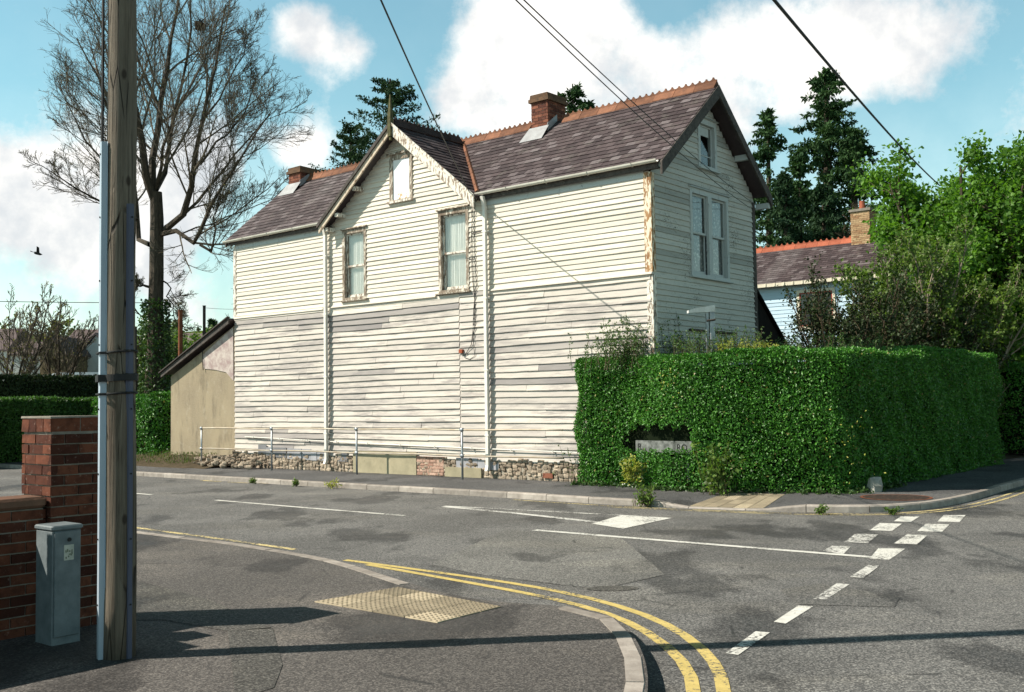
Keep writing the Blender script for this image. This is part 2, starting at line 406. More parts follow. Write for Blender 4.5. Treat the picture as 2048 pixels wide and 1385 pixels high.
M['kerb'] = simple('kerb_concrete', (.40, .36, .32), (.24, .21, .185), 7, .85, .15, bump=.6, rv=.25, bdist=.006)
M['tactile'] = simple('buff_paving', (.46, .385, .27), (.32, .27, .19), 9, .85, .15, bump=.5, rv=.5, bdist=.004)
M['manhole'] = None
M['earth'] = simple('earth', (.10, .075, .05), (.06, .05, .03), 6, .95, .1, bump=.8, rv=.2, bdist=.03)
M['grass'] = foliage('grass_blades', (.05, .085, .015), (.17, .22, .06), .3)
M['ground'] = simple('far_grass_ground', (.075, .10, .03), (.05, .07, .02), 1.5, .95, .1, bump=.5, rv=0, bdist=.05)
M['siding'] = m_siding('white_weatherboard', (.70, .645, .555), (.25, .23, .23), .73, (.20, .16, .12), .72)
M['siding_gable'] = m_siding('peeling_shade_weatherboard', (.56, .55, .50), (.22, .22, .20), .615, (.05, .045, .04), .6, False)  # peeling paint, its base toned darker than the front to deepen gable shade
M['dark_void'] = simple('unlit_backing', (.05, .042, .035), (.03, .025, .02), 8, .9, .1)  # near-black stands in for unlit rooms; also backs the wall boards
M['slate'] = m_slate('roof_slate')
M['ridge'] = simple('terracotta', (.27, .12, .068), (.14, .068, .045), 7, .85, .2, bump=.5, rv=.35)
M['brick'] = m_brick('red_brick')
M['brick_dark'] = m_brick('wall_brick', (.055, .018, .012), (.17, .058, .032))
M['mortar'] = simple('mortar', (.30, .27, .23), (.2, .18, .15), 12, .95, .1, bump=.5)
M['lead'] = simple('lead_flashing', (.36, .37, .38), (.25, .25, .26), 6, .6, .4, rv=.1)
M['gutter'] = simple('white_gutter', (.72, .70, .62), (.52, .49, .42), 5, .5, .4, sc=(.4, 1, 1), rv=.1)
M['pipe'] = simple('white_downpipe', (.78, .76, .70), (.66, .63, .57), 4, .45, .4, rv=.05)
M['dark_wood'] = m_wood('dark_weathered_wood', (.10, .085, .075), (.045, .038, .035), (4, 4, 4))
M['pale_wood'] = m_wood('flaking_white_wood', (.34, .26, .20), (.16, .11, .08), (5, 5, 5), painted=(.72, .68, .60), pl=.50)
M['brown_frame'] = m_wood('bare_window_wood', (.34, .28, .22), (.12, .085, .06), (6, 6, 2), painted=(.60, .56, .48), pl=.42)
M['orange_wood'] = m_wood('flaking_corner_wood', (.42, .24, .11), (.22, .11, .05), (8, 8, 1.2), painted=(.72, .64, .5), pl=.46)
M['brown_barge'] = m_wood('brown_flaking_board', (.26, .15, .09), (.10, .065, .045), (5, 5, 5), painted=(.55, .46, .36), pl=.56)
M['grey_frame'] = m_wood('grey_painted_wood', (.36, .36, .34), (.2, .2, .2), (6, 6, 2), painted=(.47, .50, .49), pl=.60, bump=.2)
M['glass'] = m_glass()
M['curtain'] = simple('net_curtain', (.90, .89, .86), (.78, .78, .76), 3, .9, .1, rv=0)
M['lace'] = None
M['board'] = simple('white_board', (.74, .75, .76), (.66, .67, .68), 2, .6, .3, rv=0)
M['render'] = None
M['stone'] = simple('rubble_stone', (.42, .35, .27), (.24, .185, .14), 5, .9, .15, bump=.8, rv=.5, bdist=.02)
M['buff_render'] = simple('buff_cement_render', (.40, .35, .24), (.28, .25, .17), 4, .9, .15, bump=.5, rv=.1)
M['galv'] = simple('galvanised_tube', (.40, .43, .45), (.24, .26, .28), 9, .45, .5, .6, rv=.1)
M['rail_tube'] = simple('weathered_rail_tube', (.50, .46, .38), (.34, .26, .18), 5, .6, .3, .1, rv=.15, sc=(.6, 1, 1))
M['cable'] = simple('black_cable', (.02, .02, .022), (.012,)*3, 8, .6, .3)
M['bark'] = m_wood('tree_bark', (.085, .065, .045), (.035, .028, .02), (5, 5, 1.2), .9)
M['twig'] = simple('twig_bark', (.11, .085, .055), (.06, .045, .03), 3, .85, .1, rv=.3)
M['pale_twig'] = simple('pale_twig_bark', (.34, .29, .21), (.18, .15, .11), 3, .85, .1, rv=.4)
M['hedge'] = foliage('hedge_leaf', (.026, .105, .012), (.105, .30, .036), .14, .42, (.22, .19, .06))
M['hedge_core'] = simple('hedge_core', (.012, .018, .008), (.006, .010, .005), 6, .95, .05)  # near-black colour takes the place of shade inside the leaves
M['shrub'] = foliage('shrub_leaf', (.05, .10, .03), (.15, .24, .08), .35, .5)
M['yellow_leaf'] = foliage('yellow_variegated_leaf', (.30, .34, .05), (.55, .52, .14), .35, .45)
M['ivy'] = foliage('ivy_leaf', (.025, .06, .018), (.10, .17, .05), .2, .35)
M['conifer'] = foliage('conifer_needles', (.014, .036, .020), (.050, .095, .045), .15, .7, spec=.1)
M['conifer2'] = foliage('cypress_sprays', (.018, .048, .020), (.065, .125, .045), .15, .7, spec=.1)
M['maple'] = foliage('maple_leaf', (.060, .15, .018), (.17, .34, .05), .45, .5)
M['scrub'] = foliage('scrub_leaf', (.05, .095, .02), (.19, .29, .06), .4, .5)
M['bud'] = foliage('bud_leaf', (.14, .14, .05), (.26, .24, .09), .4, .6)
M['darkleaf'] = foliage('dark_bush_leaf', (.012, .025, .008), (.05, .08, .025), .2, .6)
M['bluewood'] = m_siding('pale_blue_weatherboard', (.50, .66, .78), (.4, .5, .6), .9, (.3, .3, .3), .15, False)
M['cream'] = simple('cream_paint', (.72, .66, .52), (.6, .54, .42), 5, .6, .3, rv=.1)
M['red_paint'] = simple('red_paint', (.35, .06, .04), (.25, .05, .03), 5, .6, .3)
M['whitewall'] = simple('white_house_wall', (.62, .62, .60), (.5, .5, .48), 1, .8, .2, rv=.1)
M['brownwall'] = simple('brown_house_wall', (.24, .17, .09), (.18, .13, .07), 1, .8, .2, rv=.1)
M['far_roof'] = simple('far_roof_tile', (.16, .12, .12), (.11, .085, .085), 1.5, .8, .2, rv=.2)
M['van'] = simple('white_car_paint', (.75, .77, .78), (.7, .72, .74), 1, .25, .6, rv=0)
M['blackglass'] = simple('dark_glass', (.02, .025, .03), (.015, .02, .02), 1, .1, .6, rv=0)
M['tyre'] = simple('black_rubber', (.02, .02, .02), (.015, .015, .015), 5, .8, .2)
M['conduit'] = simple('grey_plastic_conduit', (.40, .47, .54), (.30, .36, .43), 3, .5, .4, rv=.05, sc=(1, 1, .3))
M['conduit2'] = simple('dull_plastic_conduit', (.09, .095, .14), (.06, .065, .10), 3, .55, .3, rv=.05, sc=(1, 1, .3))
M['cabinet'] = simple('grey_grp_cabinet', (.19, .22, .23), (.10, .125, .135), 8, .6, .35, rv=.05, bump=.2)
M['rust'] = simple('rusty_steel', (.26, .09, .04), (.13, .05, .03), 8, .85, .2)
M['stump'] = simple('dark_post', (.09, .07, .06), (.05, .04, .035), 8, .85, .2)
M['felt'] = simple('black_felt', (.018, .014, .012), (.010, .009, .008), 8, .9, .1)
M['corr'] = simple('corrugated_sheet', (.36, .36, .33), (.24, .24, .22), 4, .7, .3)
M['black'] = simple('black_paint', (.015, .015, .015), (.02, .02, .02), 8, .6, .3)
M['sign'] = simple('shaded_dirty_sign', (.24, .25, .24), (.035, .04, .035), 9, .8, .2, rv=0)  # plate colour lowered for the hedge's shade as well as stains
M['twig_grey'] = simple('grey_twig_bark', (.17, .145, .11), (.10, .082, .06), 3, .85, .1, rv=.3)
M['nest'] = simple('stick_nest', (.05, .035, .02), (.03, .02, .015), 12, .9, .1)

def m_pole():
    n = NT('weathered_pole_wood')
    g = n.noise(1.0, 10, .72, (16, 16, .9)); g2 = n.noise(2.5, 6, .65, (26, 26, .55), (5, 0, 0)); k = n.noise(1.2, 3, .5, (1.5, 1.5, .8))
    c = n.mix(n.ramp(g, .35, .65), (.23, .19, .145), (.085, .063, .045))
    c = n.mix(n.ramp(g2, .55, .64, 0, .85), c, (.055, .04, .03))
    c = n.mix(n.ramp(k, .4, .65, 0, .5), c, (.15, .135, .11))
    ck = n.vor(7, 'DISTANCE_TO_EDGE', (2.2, 2.2, .22)); ckn = n.noise(1.6, 3, .6, (3, 3, .8)); cf = n.math('MULTIPLY', n.ramp(ck, .008, .035, 1, 0), n.ramp(ckn, .48, .56)); c = n.mix(n.math('MULTIPLY', cf, .9), c, (.012, .010, .008))
    kn = n.vor(3.2, 'F1', (1.6, 1.6, .8)); c = n.mix(n.ramp(kn, .06, .11, .8, 0), c, (.03, .02, .015))
    n.bump(n.math('SUBTRACT', n.math('ADD', g, n.math('MULTIPLY', g2, 1.5)), n.math('MULTIPLY', cf, 2.0)), .9, .014); return n.fin(c, .8, .2)
M['pole'] = m_pole()
def m_lace():
    n = NT('lace_curtain')
    v = n.vor(14); w = n.noise(4, 5, .7)
    c = n.mix(n.ramp(v, .2, .5), (.75, .75, .72), (.28, .28, .28)); c = n.mix(n.ramp(w, .4, .6, 0, .8), c, (.20, .21, .22)); return n.fin(c, .9, .1)
M['lace'] = m_lace()
def m_render():
    n = NT('roughcast_render'); s = n.noise(1.2, 5, .6, (1, 1, .5)); r = n.noise(60, 3, .7)
    c = n.mix(n.ramp(s, .35, .65), (.33, .27, .18), (.24, .195, .135)); c = n.mix(n.ramp(r, .4, .6, 0, .5), c, (.40, .34, .25))
    w = n.noise(1.6, 6, .65, (1.6, 1, .45), (4, 0, 1)); c = n.mix(n.ramp(w, .5, .66, 0, .55, True), c, (.15, .125, .09)); k = n.noise(3.5, 5, .7); c = n.mix(n.ramp(k, .56, .68, 0, .4), c, (.42, .37, .29))
    n.bump(r, .8, .01); return n.fin(c, .92, .1)
M['render'] = m_render()
def m_plaster():
    n = NT('stained_white_plaster'); s = n.noise(4, 6, .7); c = n.mix(n.ramp(s, .42, .6), (.50, .44, .40), (.33, .25, .24)); n.bump(s, .4, .01); return n.fin(c, .9, .1)
M['plaster'] = m_plaster()
def m_manhole():
    n = NT('cast_iron_cover'); v = n.vor(15, rnd=.25); c = n.mix(n.ramp(v, .25, .42), (.22, .13, .09), (.035, .025, .02)); n.bump(v, .8, .02); return n.fin(c, .7, .3)
M['manhole'] = m_manhole()
def m_rustyboard():
    n = NT('boarded_window_sheet'); sz = n.N.new('ShaderNodeSeparateXYZ'); n.L.new(n.tc.outputs['Object'], sz.inputs[0])
    s = n.math('ADD', n.noise(7, 4, .6), n.ramp(sz.outputs[2], 6.5, 6.95, .14, -.2)); c = n.mix(n.ramp(s, .62, .68), (.80, .81, .82), (.45, .28, .10)); return n.fin(c, .6, .3)
M['blind'] = m_rustyboard()

# ================================================================ GROUND
def struct(name, mb, m, loc=None):
    o = mb.build(name, m, loc=loc); o['kind'] = 'structure'; return o
def XY(v): return (v.x, v.y)
mb = MB(); mb.quad((-900, -60, -.03), (900, -60, -.03), (900, 1500, -.03), (-900, 1500, -.03)); struct('ground', mb, M['ground'])
AX = -EX       # along the main road, to the left of the photo

def densify(pts, step=.5):
    out = [Vector(pts[0])]
    for a, b in zip(pts[:-1], pts[1:]):
        a = Vector(a); b = Vector(b); n = max(1, int((b-a).length/step))
        for i in range(1, n+1): out.append(a.lerp(b, i/n))
    return out
def smooth(pts, it=3):
    for _ in range(it):
        pts = [pts[0]]+[(pts[i-1]+pts[i]*2+pts[i+1])/4 for i in range(1, len(pts)-1)]+[pts[-1]]
    return pts
def arclen(pts):
    s = [0]
    for a, b in zip(pts[:-1], pts[1:]): s.append(s[-1]+(b-a).length)
    return s
def resample(pts, step):
    s = arclen(pts); n = int(s[-1]/step); out = []
    j = 0
    for i in range(n+1):
        t = i*step
        while j < len(s)-2 and s[j+1] < t: j += 1
        k = (t-s[j])/max(1e-6, s[j+1]-s[j]); out.append(pts[j].lerp(pts[j+1], min(1, k)))
    return out
def normals(pts):
    out = []
    for i in range(len(pts)):
        t = (pts[min(i+1, len(pts)-1)]-pts[max(i-1, 0)]); t.z = 0; t.normalize(); out.append(Vector((-t.y, t.x, 0)))
    return out

# far kerb line (road edge of the kerb), left to right, then up the side street
fk = [G(270, 952, 0)-EX*60]+[G(x, y, 0) for x, y in [(270, 952), (632, 974), (1009, 996), (1200, 1009), (1364, 1017), (1517, 1022), (1646, 1027), (1785, 1028), (1887, 1016), (1956, 1000), (2012, 981)]]
fk.append(fk[-1]+EY*50)
fk = resample(smooth(densify(fk, .4), 4), .3)
fs = arclen(fk); fn = normals(fk)                # normal points to the far side
def s_of(p): return fs[min(range(len(fk)), key=lambda i: (fk[i]-p).length)]
sA = s_of(G(1300, 1014, 0)); sB = s_of(G(1372, 1017, 0)); sC = s_of(G(1515, 1022, 0)); sD = s_of(G(1600, 1026, 0))
def kdrop(s):
    if s <= sA or s >= sD: return 0
    if s < sB: return .085*(s-sA)/(sB-sA)
    if s > sC: return .085*(sD-s)/(sD-sC)
    return .085
def far_pt(s, w, dz=0):
    i = min(len(fk)-2, max(0, int(s/.3))); t = (s-fs[i])/(fs[i+1]-fs[i]); t = max(0, min(1, t))
    p = fk[i].lerp(fk[i+1], t)+fn[i].lerp(fn[i+1], t)*w
    p = Vector(p); p.z = .096-kdrop(s)*max(0, 1-max(0, w-.12)/1.5)+dz; return p

# road sheet
rp = [XY(p) for p in fk]
road = MB(); lft = fk[0]
near_left = G(270, 1060, 0)-EX*60
road.poly(rp+[XY(fk[-1]+EX*30), (60, 30), (60, -30), (-60, -30), (-75, 40), XY(near_left-EY*6)], 0.0)
struct('road', road, M['road'])

# strip pavement on the far side
mb = MB(); ws = [.06, .3, .6, .9, 1.2, 1.6, 2.2, 3.0]; vs = []; fcs = []; S0 = 0; NS = len(fk)
for i in range(NS):
    for w in ws: vs.append(far_pt(fs[i], w if fs[i] < sC+.3 else min(w, 1.6)))
nw = len(ws)
for i in range(NS-1):
    for j in range(nw-1 if fs[i+1] < sC+.3 else ws.index(1.6)): fcs.append((i*nw+j, (i+1)*nw+j, (i+1)*nw+j+1, i*nw+j+1))
mb.add(vs, fcs, .5); struct('pavement', mb, M['pave_far'])
# far land behind the pavement
mb = MB(); inner = [XY(p+n*1.0) for p, n in zip(fk[::6], fn[::6])]
mb.poly(inner+[XY(fk[-1]+EX*0+EY*30), XY(fk[-1]-EX*70+EY*90), XY(fk[0]-EX*10+EY*90), XY(fk[0]+EY*3)], -.006, 0)
# (kept under the dropped crossing)
struct('verge', mb, M['earth'])

mb = MB(); cs_ = [s_ for s_ in fs if s_of(G(1262, 1011, 0)) < s_ < fs[-1]-38]
mb.poly([XY(far_pt(s_, 1.62)) for s_ in cs_[::3]]+[XY(HL(3.0, 9)), XY(HL(1.2, -.6)), XY(HL(-1, -.4))], .0935); struct('pavement_corner', mb, M['pave_far'])
# kerb stones
def kerb_stones(name, pts, width, h, joint, side, skip=None, hf=None):
    mb = MB(); s = arclen(pts); nn = normals(pts); L = s[-1]
    def P(t):
        i = 0
        i = min(len(pts)-2, max(0, int(np.searchsorted(s, t)-1))); k = (t-s[i])/max(1e-6, s[i+1]-s[i]); return pts[i].lerp(pts[i+1], k), nn[i].lerp(nn[i+1], k).normalized()*side
    t = 0; a = .022
    while t < L-.05:
        e = min(L, t+joint); g = .006
        if skip and skip(t, e): t = e; continue
        n = max(1, int((e-t)/.3)); sec = []
        for k in range(n+1):
            q = t+g+(e-t-2*g)*k/n; p, nv = P(q); hh = h-(hf(q) if hf else 0)
            sec.append([p+nv*0+Vector((0, 0, -.05)), p+nv*.004+Vector((0, 0, max(hh-a, 0))), p+nv*a+Vector((0, 0, hh)), p+nv*width+Vector((0, 0, hh)), p+nv*width+Vector((0, 0, -.05))])
        r = random.random(); m = 5; dz = random.uniform(-.003, .003)
        vs = [v+Vector((0, 0, dz)) for q in sec for v in q]
        fs_ = [(i*m+j, (i+1)*m+j, (i+1)*m+j+1, i*m+j+1) if side > 0 else (i*m+j+1, (i+1)*m+j+1, (i+1)*m+j, i*m+j) for i in range(n) for j in range(m-1)]
        fs_ += [tuple(range(m)), tuple((n)*m+j for j in range(m-1, -1, -1))]
        mb.add(vs, fs_, r); t = e
    return struct(name, mb, M['kerb'])
kerb_stones('kerb', fk, .13, .105, .915, 1, hf=kdrop)

# near side: pavement edge as seen (kerb, then a gap at the crossing, then the curved kerb)
nk = [G(270, 1062, .1)-EX*60]+[G(x, y, .1) for x, y in [(270, 1062), (480, 1087), (600, 1106), (690, 1124), (820, 1166), (905, 1190), (1000, 1206), (1100, 1208), (1190, 1216), (1238, 1236), (1272, 1275), (1292, 1320), (1298, 1365), (1290, 1420)]]
nk.append(nk[-1]+Vector((-.35, -1.6, 0))); nk.append(nk[-1]+Vector((-3.0, -5, 0)))
nk = [Vector((p.x, p.y, 0)) for p in nk]
nk = resample(smooth(densify(nk, .15), 3), .15)
ns = arclen(nk)
def s_near(px, py):
    p = G(px, py, .1); p.z = 0; return ns[min(range(len(nk)), key=lambda i: (nk[i]-p).length)]
g0, g1 = s_near(820, 1166), s_near(1188, 1215)
kerb_stones('kerb_near', nk, .125, .103, .6, -1, skip=lambda a, b: (a+b)/2 > g0 and (a+b)/2 < g1)
mb = MB(); mb.poly([XY(p) for p in nk]+[(-3.5, -3), (-30, -3), (-70, 30), XY(nk[0]-EY*4)], .096, .12); struct('pavement_near', mb, M['pave_near'])
# darker resurfaced trench and warm patch on the near pavement
mb = MB(); mb.poly([XY(G(x, y)) for x, y in [(455, 1262), (545, 1255), (565, 1330), (548, 1375), (470, 1400), (465, 1345)]], .0995); struct('pavement_patch', mb, M['pave_patch'])
mb = MB(); mb.poly([XY(G(x, y)) for x, y in [(200, 1150), (290, 1165), (420, 1200), (545, 1257), (453, 1262), (330, 1240), (200, 1240)]], .0995); struct('pavement_patch', mb, M['pave_patch'])
# paler worn patch of road
mb = MB(); mb.poly([XY(G(x, y, 0)) for x, y in [(860, 1130), (1010, 1060), (1240, 1075), (1330, 1150), (1200, 1180), (960, 1150)]], .0035); struct('road_patch', mb, M['road_light'])
mb = MB(); mb.poly([XY(G(x, y, 0)) for x, y in [(300, 975), (1020, 1030), (1010, 1043), (285, 986)]], .0028); struct('road_patch', mb, M['pave_patch']) if False else None
mb = MB(); mb.poly([XY(G(x, y, 0)) for x, y in [(1560, 1180), (1640, 1168), (1800, 1195), (1790, 1215), (1600, 1210)]], .0032); struct('road_patch', mb, M['road_patch_dark'])
# tactile slabs
def slab_pave(name, quad, nu, nv, z, zf=None, studs=True, jt=.006, lay=None, pxz=.1):
    A, B, C_, D = quad; mb = MB()
    for i in range(nu):
        for j in range(nv):
            def P(u, v): return (A*(1-u)+B*u)*(1-v)+(D*(1-u)+C_*u)*v
            u0, u1, v0, v1 = i/nu, (i+1)/nu, j/nv, (j+1)/nv; e = .006/((B-A).length/nu)/nu; e2 = .006/((D-A).length/nv)/nv
            c = [P(u0+e, v0+e2), P(u1-e, v0+e2), P(u1-e, v1-e2), P(u0+e, v1-e2)]
            c = [Vector((p.x, p.y, zf(p) if zf else z)) for p in c]; mb.prism(c, (0, 0, -.02), random.random()*(.5 if (i+j) % 3 else 1), 0)
            if studs:
                for a in range(6):
                    for b in range(6):
                        p = P(u0+(u1-u0)*(a+.5)/6, v0+(v1-v0)*(b+.5)/6); zz = (zf(p) if zf else z)
                        r = .012; ring = [(p.x+math.cos(t)*r, p.y+math.sin(t)*r, zz-.001) for t in np.arange(6)*math.pi/3]; top = [(p.x+math.cos(t)*r*.6, p.y+math.sin(t)*r*.6, zz+.006) for t in np.arange(6)*math.pi/3]
                        mb.add(ring+top, [tuple(range(6, 12))]+[(k, (k+1) % 6, 6+(k+1) % 6, 6+k) for k in range(6)], .2, 0)
    o = mb.build(name, [M['tactile']]); o['kind'] = 'structure'; return o
q = [G(x, y, .1) for x, y in [(627, 1204), (875, 1246), (1003, 1214), (797, 1175)]]
slab_pave('tactile_paving', q, 4, 3, .104)
q = [far_pt(s_of(G(1368, 1016, 0)), .14), far_pt(s_of(G(1513, 1022, 0)), .14), far_pt(s_of(G(1540, 1022, 0)), 1.75), far_pt(s_of(G(1378, 1016, 0))+.1, 1.75)]
def fz(p):
    i = min(range(len(fk)), key=lambda i: (fk[i]-Vector((p.x, p.y, 0))).length); w = (Vector((p.x, p.y, 0))-fk[i]).length
    return far_pt(fs[i], w).z+.006
slab_pave('tactile_paving_far', q, 5, 4, .1, fz, True)
# manhole cover on the far pavement
mc = G(1792, 995, .1); mb = MB(); n = 32
mb.add([(mc.x+math.cos(2*math.pi*i/n)*.50, mc.y+math.sin(2*math.pi*i/n)*.50, .100) for i in range(n)]+[(mc.x+math.cos(2*math.pi*i/n)*.50, mc.y+math.sin(2*math.pi*i/n)*.50, .09) for i in range(n)],
       [tuple(range(n))]+[(i, (i+1) % n, n+(i+1) % n, n+i) for i in range(n)], .5)
root = thing('manhole_cover', 'round rusty iron manhole cover in the pavement right of the hedge corner', 'manhole cover')
mb.build('cover_plate', M['manhole'], root)
mb = MB(); mb.add([(mc.x+math.cos(2*math.pi*i/n)*r, mc.y+math.sin(2*math.pi*i/n)*r, .102) for r in (.505, .55) for i in range(n)], [(i, (i+1) % n, n+(i+1) % n, n+i) for i in range(n)], .5); mb.build('rim', M['rust'], root)

# ---- road markings
def mark(name, polys, m, z=.004, px=True):
    mb = MB()
    for k, P in enumerate(polys):
        pp = [XY(G(x, y, 0)) for x, y in P] if px else P
        mb.poly(pp, z+.0004*(k % 3))
    return struct(name, mb, m)
def line(pts, w, px=True, z=0.0):
    p = [G(x, y, z) for x, y in pts] if px else [Vector(q) for q in pts]
    p = [Vector((q.x, q.y, 0)) for q in p]
    if len(p) > 2: p = smooth(densify(p, .3), 3)
    n = normals(p); return [XY(a+b*w/2) for a, b in zip(p, n)]+[XY(a-b*w/2) for a, b in reversed(list(zip(p, n)))]
Z2 = lambda L: [(1024+x/2, 900+y/2) for x, y in L]
gw = [Z2(q) for q in [[(1702,288),(1727,262),(1815,262),(1790,290)], [(1620,327),(1655,297),(1750,300),(1720,330)], [(1527,376),(1580,340),(1662,343),(1620,380)], [(1430,437),(1465,395),(1573,397),(1510,441)],
      [(1527,287),(1555,268),(1630,268),(1595,290)], [(1432,323),(1470,294),(1560,297),(1520,326)]]]
mark('give_way_marking', gw, M['white_line'])
mark('give_way_marking', [Z2(q) for q in [[(1328,370),(1375,336),(1465,340),(1425,374)], [(1245,405),(1280,385),(1355,388),(1325,420)], [(1352,510),(1425,462),(1470,466),(1405,515)], [(1205,598),(1300,535),(1350,540),(1255,600)]]], M['white_worn'])
mark('give_way_marking', [Z2(q) for q in [[(1047,690),(1145,625),(1205,628),(1095,697)], [(855,815),(975,728),(1032,733),(905,823)]]], M['white_line'])
mark('road_line', [line([(1069, 1061), (1300, 1080), (1560, 1101), (1762, 1117)], .12, True)], M['white_line'], .0055, False)
mark('road_line', [line([(432, 1001), (620, 1017), (808, 1032)], .10)], M['white_line'], .004, False)
mark('road_line', [line([(140, 978), (303, 990)], .10)], M['white_line'], .004, False)
mark('road_line', [line([(888, 1013), (1050, 1021), (1244, 1031.5)], .10), line([(888, 1014), (1040, 1028), (1200, 1046)], .14)], M['white_worn'], .004, False)
mark('island_marking', [Z2([(320,297),(440,262),(640,274),(445,317)])], M['white_line'], .0055)
mark('yellow_line', [line([(-300, 985), (200, 1046), (270, 1056), (430, 1077), (590, 1100)], .09)], M['yellow_worn'], .004, False)
mark('yellow_line', [line([(690, 1121), (800, 1135), (920, 1152), (1060, 1172), (1190, 1197), (1300, 1231), (1375, 1268), (1420, 1305), (1448, 1352), (1455, 1420), (1420, 1520)], .085)], M['yellow_line'], .004, False)
mark('yellow_line', [line([(735, 1130), (800, 1141), (880, 1156), (1000, 1177), (1120, 1200), (1220, 1227), (1290, 1258), (1345, 1293), (1380, 1328), (1393, 1360), (1390, 1420), (1350, 1500)], .085)], M['yellow_line'], .004, False)
def koff(d, a, b):
    out = []
    for i in range(len(fk)):
        if a <= fs[i] <= b: out.append(fk[i]-fn[i]*d)
    return out
kp = koff(.20, s_of(G(1040, 998, 0)), fs[-1]-30); mark('yellow_line', [line(kp, .06, False)], M['yellow_worn'], .004, False)
kp = koff(.36, s_of(G(1240, 1011, 0)), fs[-1]-30); mark('yellow_line', [line(kp, .06, False)], M['yellow_worn'], .004, False)
mark('yellow_tick', [line([(403, 961.5), (441, 964)], .12), line([(520, 967), (560, 969)], .08), line([(455, 965), (500, 967)], .06)], M['yellow_worn'], .004, False)
# small iron cover with a dark hole near the middle of the road
pc = G(1225, 1178, 0); mb = MB(); mb.add([(pc.x+math.cos(a)*.24, pc.y+math.sin(a)*.13, .0045) for a in np.arange(16)*math.pi/8], [tuple(range(16))], .5); struct('road_cover', mb, M['pave_patch'])

# grass bank and rubble at the left foot of the house
rmat = MB(); bv = []; bf = []; nx, ny = 60, 12
for i in range(nx+1):
    for j in range(ny+1):
        x = -40+26.8*i/nx; y = -1.3+j*.55; h = .10+.36*min(1, max(0, (y+1.2)/1.6))*min(1, (-12.9-x)/1.5 if x > -14.4 else 1)
        h = max(h, .08)+.03*math.sin(x*3+y*5)+random.uniform(-.02, .02); bv.append(HL(x, y, h if j else .06))
for i in range(nx):
    for j in range(ny): a = i*(ny+1)+j; bf.append((a, a+ny+1, a+ny+2, a+1))
rmat.add(bv, bf, .5); struct('grass_bank', rmat, M['earth'])
mb = MB(); P = []
for _ in range(7000):
    x = -14.2-random.random()**1.2*18; y = -1.0+random.random()*2.6; h = .13+.36*min(1, max(0, (y+1.2)/1.6)); P.append(HL(x, y, h))
P = np.array([tuple(p) for p in P]); mb.leaves(P, .085, rng.random(len(P)), .22, droop=((0, 0, 1.6), .6)); o = mb.build('grass', M['grass']); tag(o, 'patchy short grass growing on the bank behind the railing', 'grass', kind='stuff')
mb = MB()
for k in range(170):
    x = -14.3+random.random()*2.6; y = -.75+random.random()*.65; c = HL(x, y, .12+random.random()*.16*(1 if x < -12.6 else .5)+max(0, (y+.75))*.2)
    s = random.uniform(.03, .10); mb.rock(c, s, s*.8, s*.6)
tag(mb.build('rubble', M['stone']), 'heap of broken brick and stone rubble at the left foot of the house', 'rubble', kind='stuff')

# ================================================================ THE WEATHERBOARDED HOUSE (house frame: x along the front, y into depth)
house = thing('timber_house', 'two storey white weatherboarded house with peeling paint, dark slate roof and front gable', 'house', CN, TH)
XL = -13.3; DEP = 4.32; ZE = 6.24; ZR = 8.2; YR = DEP/2; OV = .13
CG = -6.8; CH = 2.45
def slope_z(y): return ZE+(y+OV)*(ZR-ZE)/(YR+OV)
def sub(iv, a, b):                       # cut [a,b] out of the intervals
    out = []
    for (p, q) in iv:
        if b <= p or a >= q: out.append((p, q)); continue
        if a > p: out.append((p, a))
        if b < q: out.append((b, q))
    return out
def board(mb, x0, x1, z0, p, r, amp=.003, th=.028, sag=None, axis='x', sign=-1, m=0, lift=0):
    n = max(1, int((x1-x0)/.28)); vs = []
    ph = random.random()*9; tilt = random.uniform(-1, 1)*amp*.8; th = th*random.uniform(.8, 1.25)
    for i in range(n+1):
        x = x0+(x1-x0)*i/n
        dz = (sag(x, z0) if sag else 0)+amp*math.sin(x*1.7+ph)*.5+random.uniform(-1, 1)*amp*.45+tilt*(i/n-.5)
        dt = random.uniform(-.002, .002)+abs(random.gauss(0, amp*.3))
        zb = z0+dz; zt = z0+p*1.06+(sag(x, z0+p) if sag else 0)
        pr = [(-(.002), zb), (-(th+dt), zb+.002), (-(th+dt)*.98, zb+.012), (-(.004), zt)]
        for (y, z) in pr: vs.append((x, y, z) if axis == 'x' else (-y, x, z))
    k = 4; fs_ = []
    for i in range(n):
        for j in range(3):
            f = (i*k+j, (i+1)*k+j, (i+1)*k+j+1, i*k+j+1); fs_.append(f)
    fs_ += [tuple(range(k))[::-1], tuple(n*k+j for j in range(k))]
    if lift: vs = [(v[0], v[1]-lift, v[2]) if axis == 'x' else (v[0]+lift, v[1], v[2]) for v in vs]
    mb.add(vs, fs_, r, m)

